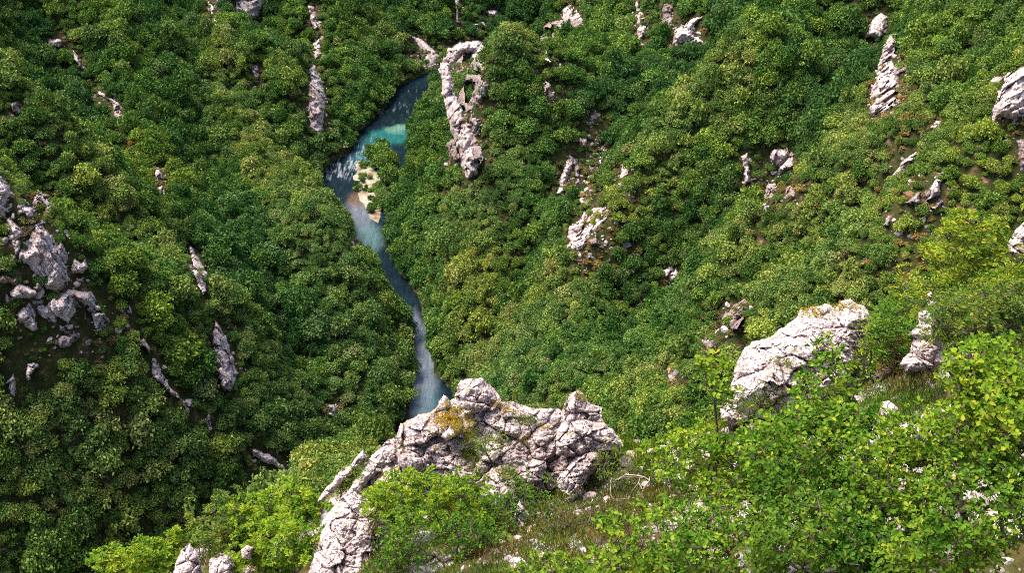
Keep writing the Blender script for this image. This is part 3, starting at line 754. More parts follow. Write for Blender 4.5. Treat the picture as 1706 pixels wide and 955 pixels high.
for i, (shp, nl, lf, sz, spd) in enumerate([((1.0, 1.0, .75), 17, 70, .10, .68), ((.9, 1.0, .9), 12, 80, .11, .60), ((1.1, .95, .7), 22, 56, .095, .74), ((.8, .8, 1.0), 9, 90, .12, .58)]):
    KINDS_T.append(crown_mesh('broadleaf_tree', 300 + i, [M_RIDGE_LIT, M_BARK], nl, lf, shp, sz, spd))
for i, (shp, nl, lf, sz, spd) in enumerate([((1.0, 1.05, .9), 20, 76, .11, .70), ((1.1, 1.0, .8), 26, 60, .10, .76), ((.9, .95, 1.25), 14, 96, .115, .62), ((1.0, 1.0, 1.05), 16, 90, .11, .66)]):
    KINDS_T.append(crown_mesh('broadleaf_tree', 320 + i, [M_GULLY_SHADE, M_BARK], nl, lf, shp, sz, spd))
# planting
cell = 2.4
px, py = np.meshgrid(np.arange(-560, 600, cell), np.arange(110, 1120, cell))
px = (px + rng.uniform(-.48, .48, px.shape) * cell).ravel(); py = (py + rng.uniform(-.48, .48, py.shape) * cell).ravel()
pz = terr(px, py)
sd = river_sd(px, py)
nP = np.stack([px, py, 0 * px], -1)
grove = fbm(nP / 26.0, 3, 21)
rad = np.clip(rng.lognormal(0.0, 0.33, px.shape) * 2.5 * (1 + 0.4 * grove), 1.5, 5.2)
dist = np.sqrt(px ** 2 + py ** 2 + (pz - 300) ** 2)
rad *= np.clip(dist / 560.0, 0.6, 1.2) ** 0.45
u, v, w = proj(np.stack([px, py, pz + rad * 0.9], -1))
rp = rad * FPX / w
keep = (w > 100) & (u > -90) & (u < W0 + 90) & (v > -70) & (v < H0 + 60) & (sd > 0.6)
# on ground too steep for trees only scrub holds
e = 2.5
slope = np.hypot(terr(px + e, py) - terr(px - e, py), terr(px, py + e) - terr(px, py - e)) / (2 * e)
print('slope pct', np.percentile(slope[keep], [5, 50, 95]))
rad = rad * (1 + 0.22 * np.clip(slope - 1.0, 0, 1.6))
rp = rad * FPX / w
# rock outcrops stay clear of crowns that would stand on or right before them
ui = np.clip((u / 2).astype(int), 0, RMASK.shape[1] - 1); vi = np.clip((v / 2).astype(int), 0, RMASK.shape[0] - 1)
def covers(f):
    """an outcrop under the crown's disc (f of its radius), nearest of 9 samples"""
    k = np.zeros(u.shape, int)
    for a, b in [(0, 0), (1, 0), (-1, 0), (0, 1), (0, -1), (.7, .7), (-.7, .7), (.7, -.7), (-.7, -.7)]:
        x = np.round((u + a * rp * f) / 2).astype(int); y = np.round((v + b * rp * f) / 2).astype(int)
        ok = (x >= 0) & (x < RMASK.shape[1]) & (y >= 0) & (y < RMASK.shape[0])
        q = np.where(ok, RMASK[np.clip(y, 0, RMASK.shape[0] - 1), np.clip(x, 0, RMASK.shape[1] - 1)], 0)
        k = np.where(k == 0, q, k)
    return k
ow = np.array([0.0] + [OUTW.get(i, 0.0) for i in range(len(OUT))])
k = np.where(covers(0.5) > 0, covers(0.5), np.where(rng.uniform(size=u.shape) < .85, covers(0.9), 0))
onrock = (k > 0) & (w - ow[k] < 35) & (w - ow[k] > -110) & ~((np.abs(w - ow[k]) < 25) & (rp < 9) & (rng.uniform(size=u.shape) < 0.10))
keep &= rng.uniform(size=px.shape) < np.minimum(1, 0.60 * np.sqrt(1 + slope ** 2))
keep &= ~onrock
# crowns that would hide the open water
RP = LB + RB[::-1]
wm = (in_poly(u, v, RP)) | ((seg_dist(u, v, RP, True) < rp * 0.15) & (w < 1400) & (w < hit_at(u, v) + 10))
isl = (np.hypot((u - 640) / 16, (v - 262) / 26) < 1) | (np.hypot((u - 648) / 14, (v - 300) / 22) < 1)
keep &= ~(wm & (w < hit_at(u, v) + 6))
# bare patches
pr = np.ones(u.shape)
for bu, bv, ru, rv, kp in BARE:
    d = np.hypot((u - bu) / ru, (v - bv) / rv) + fbm(nP / 9.0, 2, 5) * 0.5
    pr = np.where(d < 1, np.minimum(pr, kp), pr)
gaps = fbm(nP / 17.0, 3, 61)
pr = np.where(gaps > 0.5, np.minimum(pr, 0.55), pr)
rnd = rng.uniform(size=u.shape)
scrub = keep & (rnd > pr) & (rng.uniform(size=u.shape) < 0.75)
keep &= rnd < pr
var = rng.integers(0, 8, u.shape)
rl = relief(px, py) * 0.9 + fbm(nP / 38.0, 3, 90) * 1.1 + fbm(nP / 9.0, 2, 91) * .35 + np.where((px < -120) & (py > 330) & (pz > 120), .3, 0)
var = np.where(rl > 0.52, 15 + rng.integers(0, 4, u.shape), np.where(rl < -0.42, 19 + rng.integers(0, 4, u.shape), var))  # leaf tone follows relief: painted ridge light and gully shade
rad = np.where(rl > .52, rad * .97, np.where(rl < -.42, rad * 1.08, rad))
rad = np.where(scrub, rad * 0.42, rad)
var = np.where(scrub, 8 + rng.integers(0, 3, u.shape), var)
allk = keep | scrub
# willows and bushes on the island and both banks
ex = []
for bu, bv, n, rr, spread in [(630, 262, 9, 4.6, 14), (640, 285, 9, 4.4, 14), (650, 310, 8, 4.4, 10), (644, 345, 6, 3.6, 10), (604, 316, 6, 1.6, 9), (607, 298, 7, 1.4, 9), (620, 330, 7, 1.3, 10), (620, 352, 8, 1.5, 9), (606, 278, 6, 1.5, 7), (632, 318, 8, 2.6, 9), (630, 340, 6, 2.2, 8)]:
    for _ in range(n):
        x, y = on_water((bu + rng.normal() * spread * .5, bv + rng.normal() * spread * .5))
        ex.append((x, y, max(0.2, float(terr(np.array([x]), np.array([y]))[0])), rr * rng.uniform(.75, 1.2), rng.integers(0, 8)))
ex = np.array(ex)
TX = np.concatenate([px[allk], ex[:, 0]]); TY = np.concatenate([py[allk], ex[:, 1]]); TZt = np.concatenate([pz[allk], ex[:, 2]])
TR = np.concatenate([rad[allk], ex[:, 3]]); TV = np.concatenate([var[allk], ex[:, 4]]).astype(int)
NTREE = len(TX)
rotz = rng.uniform(0, 6.283, NTREE)
tall = rng.uniform(0.8, 1.5, NTREE)
u, v, w = proj(np.stack([TX, TY, TZt + TR * 0.9], -1)); rp = TR * FPX / w
print('trees', NTREE, 'median px radius', np.median(rp), round(time.time() - T0, 1))

# the 300 that show largest stand as trees of their own
FGL = [(-50, 1000), (150, 960), (180, 915), (290, 900), (350, 830), (400, 815), (470, 800), (560, 800), (640, 735), (740, 655), (790, 630), (1000, 680), (1040, 740), (1200, 700), (1225, 590), (1400, 500),
       (1480, 560), (1560, 480), (1600, 360), (1706, 360), (1760, 360), (1760, 1100), (-50, 1100)]
vis = (w < hit_at(u, v) + 8) & (u > 6) & (u < W0 - 6) & (v > 6) & (v < H0 - 6) & ~in_poly(u, v, FGL) & ((TV < 8) | (TV > 14))
# crowns whose top is hidden by a nearer crown count less
score = np.where(vis, rp, 0)
order = np.argsort(-score)
chosen = []
for i in order[:900]:
    if score[i] <= 0: break
    d = np.hypot(u[chosen] - u[i], v[chosen] - v[i]) if chosen else np.array([99.])
    if d.min() < rp[i] * 0.55: continue
    chosen.append(i)
    if len(chosen) == 296: break
chosen = np.array(chosen)
LANDA = np.array([(a[1], a[2]) for a in LAND])
MARKS = LAND + [('river narrows', 630, 440), ('gravel bar in the river', 612, 320), ('near central rock crest', 850, 660), ('grassy saddle', 1090, 730), ('big near boulder', 1330, 560), ('yellow green tree at the right', 1620, 390), ('bright bushes at bottom left', 400, 860), ('lower river reach', 700, 600), ('lower left corner', 5, 950), ('upper left corner', 5, 5), ('upper right corner', 1700, 5)]
MA = np.array([(a[1], a[2]) for a in MARKS])
used_l = {}
ORD = ['', 'second ', 'third ', 'fourth ', 'fifth ', 'sixth ', 'seventh ', 'eighth ', 'ninth ', 'tenth ']
rel = {}
for i in chosen:
    d = np.hypot(MA[:, 0] - u[i], MA[:, 1] - v[i])
    j = int(np.argmin(d)); ang = math.degrees(math.atan2(-(v[i] - MA[j, 1]), u[i] - MA[j, 0])) % 360
    s8 = int(((ang + 22.5) % 360) // 45)
    rel.setdefault((j, s8), []).append((d[j], i))
SN = ['right of', 'up and to the right of', 'straight above', 'up and to the left of', 'left of', 'down and to the left of', 'straight below', 'down and to the right of']
LBL = {}
for (j, s8), lst in rel.items():
    lst.sort()
    for q, (dd, i) in enumerate(lst):
        sz = 'broad' if rp[i] > np.percentile(rp[chosen], 66) else ('small' if rp[i] < np.percentile(rp[chosen], 33) else 'middling')
        pre = 'nearest' if q == 0 else (ORD[q].strip() if q < len(ORD) else 'outermost')
        LBL[i] = f'{pre} {sz} forest tree {SN[s8]} the {MARKS[j][0]}'
from collections import Counter
for i in chosen:
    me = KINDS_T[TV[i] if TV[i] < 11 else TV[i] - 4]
    o = link('broadleaf_tree', me)
    o.location = (TX[i], TY[i], TZt[i]); o.rotation_euler = (0, 0, rotz[i]); o.scale = (TR[i], TR[i], TR[i] * tall[i])
    side = 'left' if u[i] < 690 else 'right'
    words = LBL[i].split()
    tag(o, ' '.join(words[:16]), 'tree', f'forest trees on the {side} slope')

rest0 = np.ones(NTREE, bool); rest0[chosen] = False
def scatter(name, sel, label, cat):
    me = bpy.data.meshes.new(name)
    n = int(sel.sum())
    me.vertices.add(n)
    me.vertices.foreach_set('co', np.stack([TX[sel], TY[sel], TZt[sel]], -1).astype(np.float32).ravel())
    def attr(nm, typ, arr, key='value'):
        a = me.attributes.new(nm, typ, 'POINT'); a.data.foreach_set(key, arr.ravel())
    attr('rz', 'FLOAT_VECTOR', np.stack([rng.normal(0, .06, n), rng.normal(0, .06, n), rotz[sel]], -1).astype(np.float32), 'vector')
    attr('sz', 'FLOAT_VECTOR', np.stack([TR[sel], TR[sel], TR[sel] * tall[sel]], -1).astype(np.float32), 'vector')
    attr('kd', 'INT', TV[sel].astype(np.int32))
    o = link(name, me)
    ng = bpy.data.node_groups.new(name, 'GeometryNodeTree')
    ng.interface.new_socket('Geometry', in_out='INPUT', socket_type='NodeSocketGeometry')
    ng.interface.new_socket('Geometry', in_out='OUTPUT', socket_type='NodeSocketGeometry')
    N = ng.nodes; L = ng.links
    gi = N.new('NodeGroupInput'); go = N.new('NodeGroupOutput')
    ci = N.new('GeometryNodeCollectionInfo'); ci.inputs['Collection'].default_value = COLL
    ci.inputs['Separate Children'].default_value = True; ci.inputs['Reset Children'].default_value = True
    ip = N.new('GeometryNodeInstanceOnPoints'); ip.inputs['Pick Instance'].default_value = True
    def na(nm, typ):
        x = N.new('GeometryNodeInputNamedAttribute'); x.data_type = typ; x.inputs[0].default_value = nm
        return [s for s in x.outputs if s.enabled and s.name == 'Attribute'][0]
    L.new(gi.outputs[0], ip.inputs['Points']); L.new(ci.outputs[0], ip.inputs['Instance'])
    L.new(na('kd', 'INT'), ip.inputs['Instance Index']); L.new(na('rz', 'FLOAT_VECTOR'), ip.inputs['Rotation']); L.new(na('sz', 'FLOAT_VECTOR'), ip.inputs['Scale'])
    L.new(ip.outputs[0], go.inputs[0])
    md = o.modifiers.new('scatter', 'NODES'); md.node_group = ng
    tag(o, label, cat, kind='stuff')
    return o
# low undergrowth between the trees, and loose rubble on the bare patches
cell = 2.7
ux, uy = np.meshgrid(np.arange(-520, 560, cell), np.arange(130, 1050, cell))
ux = (ux + rng.uniform(-.5, .5, ux.shape) * cell).ravel(); uy = (uy + rng.uniform(-.5, .5, uy.shape) * cell).ravel()
uz = terr(ux, uy); uu_, vv_, uw = proj(np.stack([ux, uy, uz + .8], -1)); usd = river_sd(ux, uy)
un = np.stack([ux, uy, 0 * ux], -1)
barek = np.zeros(ux.shape)
for bu, bv, ru, rv, kp in BARE:
    barek = np.maximum(barek, (1 - np.hypot((uu_ - bu) / ru, (vv_ - bv) / rv) + .35 * fbm(un / 8, 2, 6)) * (1 - kp) * 2)
xi = np.clip(np.round(uu_ / 2).astype(int), 0, RMASK.shape[1] - 1); yi = np.clip(np.round(vv_ / 2).astype(int), 0, RMASK.shape[0] - 1)
kk = np.where((uu_ > 0) & (uu_ < W0) & (vv_ > 0) & (vv_ < H0), RMASK[yi, xi], 0)
ur = rng.uniform(size=ux.shape)
base_ok = (uu_ > -80) & (uu_ < W0 + 80) & (vv_ > -60) & (vv_ < H0 + 60) & (usd > 0.8) & (uw < hit_at(uu_, vv_) + 40)
bush_ok = base_ok & ~((kk > 0) & (ur < .6)) & (rng.uniform(size=ux.shape) < 0.96 - 0.35 * np.clip(barek, 0, 1))
urad = np.clip(rng.lognormal(0, .35, ux.shape) * 1.3, .6, 2.6)
dryk = (fbm(un / 30, 3, 44) * .8 + 0.75 * np.clip(barek, 0, 1) + rng.normal(0, .18, ux.shape)) > 0.38
n0_ = len(TX)
UX, UY, UZ, UR = ux[bush_ok], uy[bush_ok], uz[bush_ok], urad[bush_ok]
UR = UR * 1.0
UV = np.where(dryk[bush_ok], 8 + rng.integers(0, 3, UX.shape), rng.integers(0, 8, UX.shape))
rub_ok = base_ok & (barek > .25) & (rng.uniform(size=ux.shape) < .8)
NB = len(UX)
RXr = np.repeat(ux[rub_ok], 2) + rng.normal(0, 1.2, 2 * rub_ok.sum()); RYr = np.repeat(uy[rub_ok], 2) + rng.normal(0, 1.2, 2 * rub_ok.sum())
RRr = np.clip(rng.lognormal(0, .5, RXr.shape) * .55, .25, 2.0)
TX = np.concatenate([TX, UX, RXr]); TY = np.concatenate([TY, UY, RYr]); TZt = np.concatenate([TZt, UZ - UR * .2, terr(RXr, RYr)])
TR = np.concatenate([TR, UR, RRr]); TV = np.concatenate([TV, UV, 11 + rng.integers(0, 4, RXr.shape)]).astype(int)
rotz = np.concatenate([rotz, rng.uniform(0, 6.28, NB + len(RXr))]); tall = np.concatenate([tall, rng.uniform(.7, 1.1, NB + len(RXr))])
LAY = np.zeros(len(TX), int); LAY[n0_:n0_ + NB] = 1; LAY[n0_ + NB:] = 2
print('undergrowth', NB, 'rubble', len(RXr))
STONES = []
for i in range(4):
    import bmesh
    bmm = bmesh.new(); bmesh.ops.create_icosphere(bmm, subdivisions=2, radius=1.0)
    Pq = np.array([v.co[:] for v in bmm.verts]); Fq = np.array([[v.index for v in f.verts] for f in bmm.faces]); bmm.free()
    gq = np.random.default_rng(900 + i)
    for _ in range(7):
        dq = gq.normal(size=3); dq /= np.linalg.norm(dq); qq = Pq @ dq; Pq = Pq - np.clip(qq - gq.uniform(.4, .8), 0, None)[:, None] * dq
    Pq = Pq * np.array([1.1, .9, .85])
    STONES.append(make_mesh('stone', Pq, Fq, [M_ROCK_FAR if i < 2 else M_ROCK_BROWN], False))
KINDS_T[11:11] = STONES
COLL = bpy.data.collections.new('tree_kinds')
for i, me in enumerate(KINDS_T):
    COLL.objects.link(bpy.data.objects.new('k%02d_tree' % i, me))
rest = np.zeros(len(TX), bool); rest[:NTREE] = rest0
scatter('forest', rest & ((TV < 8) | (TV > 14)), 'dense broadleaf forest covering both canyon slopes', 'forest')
scatter('scrub', rest & (TV >= 8) & (TV < 11), 'thin olive brown scrub on the rocky bare patches of the slopes', 'scrub')
print('forest', round(time.time() - T0, 1))

scatter('undergrowth', LAY == 1, 'low undergrowth of bushes between the forest trees', 'undergrowth')
scatter('rubble', LAY == 2, 'pinkish limestone rubble strewn on the bare patches of the slopes', 'rubble')
# ================================================================ foreground spur
FZ = np.full((int(H0) // 2 + 80, int(W0) // 2 + 80), 1e9)          # nearest rock distance, 2 px cells, used to seat plants
def zput(U, V, T):
    x = np.clip((U / 2 + 20).astype(int), 0, FZ.shape[1] - 1); y = np.clip((V / 2 + 20).astype(int), 0, FZ.shape[0] - 1)
    np.minimum.at(FZ, (y, x), T)

# ground of the spur: control points (u, v, distance)
GC = [(180, 1010, 33), (300, 1000, 30), (400, 985, 28), (470, 960, 27), (540, 985, 24), (300, 930, 36), (380, 880, 35), (460, 850, 33), (540, 850, 29.5), (600, 800, 28.8), (680, 770, 28.5), (640, 900, 26), (740, 900, 24), (700, 1000, 21),
      (760, 700, 28.8), (860, 700, 28.8), (960, 700, 28.3), (1040, 748, 27.5), (1100, 722, 27.5), (1160, 712, 27.0), (1210, 690, 26.6), (1300, 650, 26.6), (1450, 620, 26), (1560, 600, 25), (1640, 560, 24.5), (1740, 520, 24),
      (860, 830, 26.8), (960, 830, 25.6), (1060, 800, 25), (780, 790, 28.3), (900, 775, 28.3), (700, 830, 27.8), (1180, 760, 24.5), (880, 960, 20), (1000, 960, 19.5), (1100, 880, 21.5), (1200, 850, 21),
      (1300, 760, 21.5), (1450, 740, 20.5), (1600, 720, 19.5), (1760, 700, 18.5), (1100, 1010, 17.5), (1300, 960, 16.5), (1500, 960, 15.5), (1760, 960, 14.5), (1760, 850, 16.0), (1400, 860, 18)]
CP = np.array([pt(np.array(a), np.array(b), np.array(c)) for a, b, c in GC])
crest = [(180, 960, 40), (300, 930, 37), (380, 880, 36), (460, 850, 34), (560, 830, 30.5), (680, 770, 29.5), (860, 700, 29.6), (960, 700, 29.2), (1040, 748, 28.4), (1160, 712, 27.8), (1300, 650, 27.4), (1450, 620, 26.8), (1560, 600, 26), (1740, 520, 25)]
extra = []
for a, b, c in crest:
    p = pt(np.array(a), np.array(b), np.array(c))
    for dy, dz in ((2.0, -3.0), (6, -13), (14, -36), (26, -75), (40, -125)):
        extra.append(p + np.array([0, dy, dz]))
# the shelf the camera stands on, and the flanks
for x, y, z in [(0, -1, 298.2), (-4, 3, 296.0), (4, 3, 297.0), (0, 7, 291.5), (8, 2, 297.5), (14, 5, 295), (-9, 2, 290), (-16, 8, 281), (-26, 16, 262), (-36, 22, 235), (-48, 28, 205), (-24, 0, 285), (-40, -6, 270), (-55, -8, 250),
                (20, 6, 297), (28, 12, 296), (36, 20, 290), (46, 32, 270), (30, -8, 305), (0, -14, 303), (50, -10, 310), (-20, -14, 296), (-55, -14, 270), (-60, 20, 195), (55, 50, 200), (58, 20, 280)]:
    extra.append(np.array([x, y, z], float))
CP = np.concatenate([CP, np.array(extra)])
D = np.hypot(CP[:, None, 0] - CP[None, :, 0], CP[:, None, 1] - CP[None, :, 1])
n = len(CP)
A = np.zeros((n + 3, n + 3)); A[:n, :n] = D - np.eye(n) * 0.15; A[:n, n] = A[n, :n] = 1; A[:n, n + 1] = A[n + 1, :n] = CP[:, 0]; A[:n, n + 2] = A[n + 2, :n] = CP[:, 1]
wts = np.linalg.solve(A, np.concatenate([CP[:, 2], [0, 0, 0]]))
fx = np.arange(-60, 60, 0.15); fy = np.arange(-14, 66, 0.15)
FXX, FYY = np.meshgrid(fx, fy)
cx_ = np.arange(-60, 61, 0.75); cy_ = np.arange(-14, 67, 0.75)
CXX, CYY = np.meshgrid(cx_, cy_)
CZ = np.full(CXX.shape, wts[n]) + wts[n + 1] * CXX + wts[n + 2] * CYY
for q in range(n): CZ += wts[q] * np.hypot(CXX - CP[q, 0], CYY - CP[q, 1])
def bil(Z, x0, y0, s, X, Y):
    a = np.clip((X - x0) / s, 0, Z.shape[1] - 1.001); b = np.clip((Y - y0) / s, 0, Z.shape[0] - 1.001)
    i = a.astype(int); j = b.astype(int); a = a - i; b = b - j
    return (Z[j, i] * (1 - a) + Z[j, i + 1] * a) * (1 - b) + (Z[j + 1, i] * (1 - a) + Z[j + 1, i + 1] * a) * b
FZZ = bil(CZ, -60, -14, 0.75, FXX, FYY)
Pn = np.stack([FXX, FYY, FZZ * 0.5], -1)
F1, F2, hid, vec = worley((Pn / 1.1).reshape(-1, 3), 5)
G1, G2, hid2, vec2 = worley((Pn / 0.42 + fbm(Pn / 1.5, 2, 9)[..., None] * .6).reshape(-1, 3), 15)
rocky = np.clip(fbm(Pn / 3, 3, 18) * 3 + .6, 0, 1)
FZZ += ((hid2[:, 0] - .5) * .22 - .10 * np.exp(-(G2 - G1) / .12)).reshape(FXX.shape) * rocky
FZZ += fbm(Pn / 4.0, 5, 31) * 0.45 + ((hid[:, 0] - .5) * 0.35 - 0.10 * np.exp(-(F2 - F1) / .1)).reshape(FXX.shape) * np.clip(fbm(Pn / 6, 2, 8) * 2 + .6, 0, 1)
def fg(X, Y): return bil(FZZ, -60, -14, 0.15, X, Y)
ii = np.arange(FXX.size).reshape(FXX.shape)
FF = np.stack([ii[:-1, :-1], ii[:-1, 1:], ii[1:, 1:], ii[1:, :-1]], -1).reshape(-1, 4)
s = NT('spur_ground'); geo = s.n('ShaderNodeNewGeometry'); P = geo.outputs['Position']
soil = s.ramp(s.noise(P, 0.9, 6, 0.65), [(0.35, (0.05, 0.035, 0.018)), (0.5, (0.11, 0.085, 0.03)), (0.65, (0.12, 0.13, 0.035))])
st = s.ramp(s.noise(P, 1.7, 6, 0.7), [(0.3, (0.30, 0.24, 0.23)), (0.6, (0.56, 0.47, 0.45)), (0.8, (0.68, 0.6, 0.58))])
mk = s.ramp(s.noise(P, 0.55, 6, 0.7), [(0.48, G(0)), (0.56, G(1))])
c = s.mix(mk, soil, st)
c = s.mix(s.ramp(s.noise(P, 14, 4, 0.7), [(0.33, G(0.8)), (0.45, G(0))]), c, (0.05, 0.035, 0.03))
b = s.n('ShaderNodeBsdfDiffuse'); s.l(c, b.inputs[0])
bm = s.n('ShaderNodeBump'); bm.inputs['Distance'].default_value = 0.12; bm.inputs['Strength'].default_value = 1
s.l(s.noise(P, 5, 8, 0.75), bm.inputs['Height']); s.l(bm.outputs[0], b.inputs['Normal']); s.l(b.outputs[0], s.out.inputs[0])
tag(link('spur_ground', make_mesh('spur_ground', np.stack([FXX, FYY, FZZ], -1).reshape(-1, 3), FF, [s.m], True)), kind='structure')
def ghit(u, v): return march(u, v, fg, t0=6.0, t1=60.0, dt=0.5)
print('spur', round(time.time() - T0, 1))

# ---------------------------------------------------------------- near rocks (outline, distance, thickness)
NEAR = [
 ('crest_rock', 'tall leaning white rock face at the lower left of the near crest', [(512, 962), (524, 925), (537, 883), (552, 856), (567, 830), (578, 822), (589, 819), (606, 823), (612, 853), (632, 862), (636, 916), (640, 985), (505, 985)], 26.0, 1.1, (520, 3)),
 ('crest_rock', 'long smooth white slab on the left shoulder of the near crest', [(585, 815), (600, 790), (608, 775), (625, 752), (641, 736), (663, 726), (680, 741), (672, 768), (645, 782), (623, 797), (600, 822)], 27.6, 0.7, None),
 ('crest_rock', 'small upright rock on the left shoulder, above the bright bushes', [(583, 775), (595, 760), (606, 750), (613, 764), (604, 776), (589, 782)], 28.2, 0.4, None),
 ('crest_rock', 'thin broken ledge lowest on the left shoulder of the crest', [(528, 838), (545, 808), (567, 786), (587, 773), (592, 785), (575, 802), (556, 820), (541, 836)], 28.6, 0.4, None),
 ('crest_rock', 'big cracked block of the near crest right under the river', [(660, 735), (665, 704), (686, 698), (701, 689), (723, 687), (732, 668), (740, 657), (747, 663), (760, 685), (777, 715), (779, 741), (760, 762), (742, 772), (708, 786), (686, 790), (665, 780), (660, 755)], 27.4, 1.0, None),
 ('crest_rock', 'highest dome shaped white boulder of the near crest', [(757, 662), (759, 645), (764, 633), (782, 630), (801, 630), (815, 640), (827, 652), (836, 667), (820, 684), (790, 688), (765, 680)], 27.6, 0.9, None),
 ('crest_rock', 'long pitted wall between the dome boulder and the right knob', [(765, 690), (790, 682), (815, 672), (834, 668), (849, 669), (870, 674), (883, 680), (909, 681), (935, 680), (944, 697), (935, 723), (930, 756), (905, 772), (880, 775), (849, 785), (820, 770), (800, 740), (775, 715)], 27.5, 1.0, None),
 ('crest_rock', 'pointed knob on top of the right shoulder of the crest', [(934, 690), (940, 672), (948, 658), (961, 650), (972, 655), (980, 668), (986, 675), (1002, 677), (1005, 697), (992, 706), (965, 712), (940, 710)], 26.9, 0.7, None),
 ('crest_rock', 'broad smooth faced block at the right end of the near crest', [(928, 760), (924, 735), (930, 712), (945, 698), (970, 696), (990, 700), (1006, 705), (1020, 715), (1032, 728), (1040, 744), (1020, 752), (998, 752), (970, 760), (946, 762)], 26.4, 1.0, None),
 ('crest_rock', 'slanting slab below the smooth faced block', [(925, 803), (940, 785), (957, 764), (975, 752), (992, 748), (1002, 758), (995, 778), (983, 795), (965, 815), (945, 824), (933, 818)], 25.8, 0.6, None),
 ('crest_rock', 'pink crumbling face below the long pitted wall', [(808, 795), (825, 778), (858, 770), (885, 768), (912, 762), (906, 800), (880, 812), (860, 818), (852, 838), (835, 842), (822, 830), (810, 812)], 26.2, 0.6, None),
 ('crest_rock', 'narrow stepped rock stack low in the middle beside the dark hollow', [(838, 905), (846, 882), (858, 850), (866, 832), (882, 858), (878, 890), (868, 918), (850, 946), (834, 940)], 24.2, 0.4, None),
 ('big_boulder', 'biggest near boulder with orange moss along its top', [(1217, 645), (1221, 625), (1230, 600), (1241, 577), (1259, 567), (1281, 564), (1307, 543), (1328, 527), (1335, 515), (1360, 510), (1379, 507), (1391, 514), (1401, 502), (1416, 498), (1435, 507), (1448, 520), (1456, 532), (1446, 548), (1446, 565), (1455, 576), (1446, 592), (1440, 640), (1413, 670), (1360, 700), (1303, 705), (1250, 695), (1225, 672)], 25.2, 1.5, None),
 ('near_rock', 'squarish white rock tucked under the mossy boulder', [(1302, 622), (1328, 613), (1344, 620), (1340, 652), (1318, 658), (1300, 642)], 24.6, 0.5, None),
 ('near_rock', 'cracked white rock at the left foot of the mossy boulder', [(1198, 685), (1203, 671), (1215, 662), (1234, 670), (1258, 690), (1256, 708), (1230, 712), (1202, 706)], 25.0, 0.6, None),
 ('near_rock', 'pale flat stone right of the mossy boulder', [(1446, 633), (1467, 614), (1491, 617), (1482, 637)], 24.6, 0.35, None),
 ('near_rock', 'pale stone in leaves below the right side of the mossy boulder', [(1415, 675), (1448, 652), (1472, 648), (1473, 668), (1430, 688)], 24.0, 0.4, None),
 ('near_rock', 'tall stacked white rock between the mossy boulder and the right edge', [(1498, 607), (1515, 586), (1521, 565), (1512, 558), (1522, 548), (1530, 538), (1528, 520), (1548, 514), (1572, 520), (1576, 563), (1570, 586), (1580, 601), (1568, 622), (1530, 628), (1508, 622)], 23.6, 0.7, None),
 ('near_rock', 'pinkish foot rock under the tall stacked rock', [(1490, 668), (1500, 645), (1509, 624), (1528, 634), (1545, 665), (1540, 720), (1500, 725)], 23.3, 0.5, None),
 ('near_rock', 'layered white rock cut by the right edge of the photo', [(1670, 425), (1680, 405), (1688, 388), (1699, 373), (1716, 356), (1730, 400), (1720, 430), (1690, 436)], 22.0, 0.7, None),
 ('near_rock', 'tiny white tip showing among the ash leaves', [(1542, 490), (1552, 486), (1562, 493), (1560, 512), (1543, 512)], 24.0, 0.25, None),
 ('near_rock', 'pointed pale rock at the bottom edge among yellow green bushes', [(285, 965), (292, 940), (302, 917), (314, 905), (325, 915), (333, 935), (340, 985), (280, 985)], 27.5, 0.5, None),
 ('near_rock', 'low pale rock at the bottom edge right of the pointed one', [(348, 935), (365, 922), (384, 920), (392, 940), (392, 985), (346, 985)], 27.5, 0.5, None),
 ('near_rock', 'small pale stone standing inside the left bushes', [(402, 917), (412, 908), (422, 912), (420, 932), (404, 934)], 27.0, 0.3, None),
]
crest_root = bpy.data.objects.new('limestone_crest', None); sc.collection.objects.link(crest_root)
tag(crest_root, 'long jagged pale limestone crest crossing the bottom centre below the river', 'rock crest')
BODY = [(520, 985), (545, 900), (562, 850), (590, 800), (640, 748), (668, 718), (700, 700), (735, 672), (756, 664), (766, 643), (785, 636), (812, 644), (832, 672), (880, 684), (935, 686), (950, 666), (966, 656), (982, 680), (1000, 690), (1018, 722), (1030, 745), (1010, 790), (975, 815), (945, 840), (905, 835), (880, 880), (860, 950), (835, 960), (825, 880), (800, 830), (700, 830), (650, 880), (640, 985)]
NEAR.insert(0, ('crest_rock', 'continuous pitted body of the crest behind its blocks', BODY, 27.7, 1.0, None))
BLK = ['rock_body', 'rock_face', 'slab', 'rock_block', 'ledge', 'rock_block', 'dome', 'rock_wall', 'knob', 'rock_block', 'slab', 'rock_face', 'rock_stack']
for k, (nm, label, poly, t, th, _) in enumerate(NEAR):
    if nm == 'crest_rock' and k > 0 and t > 25.5: th = th * .55; t = min(t, 27.35 - (1040 - np.mean([q[0] for q in poly])) * -0.0003)
    P = np.array(poly, float); c = P.mean(0)
    lean = 0.011 if nm == 'crest_rock' else 0.008
    def tf(U, V, t=t, c=c, lean=lean): return t - (V - c[1]) * lean + 0.05 * vnoise(np.stack([U / 40, V / 40, 0 * U], 1), 3)
    big = max(np.ptp(P[:, 0]), np.ptp(P[:, 1]))
    r = inflate(nm, poly, tf, th, 1.1 if big > 120 else 1.0, M_ROCK, 0.06, [(1.0, 0.20), (0.42, 0.12), (0.17, 0.045), (0.08, 0.014)], seed=300 + k, rough=2.2, back=1.3, crack=0.9)
    if nm == 'crest_rock': o = link(BLK[k], r[0], crest_root); o['label'] = label
    else: o = tag(link(nm, r[0]), label, 'boulder' if nm == 'big_boulder' else 'rock', 'pale limestone rocks of the near spur')
    zput(*r[1])
print('near rocks', round(time.time() - T0, 1))

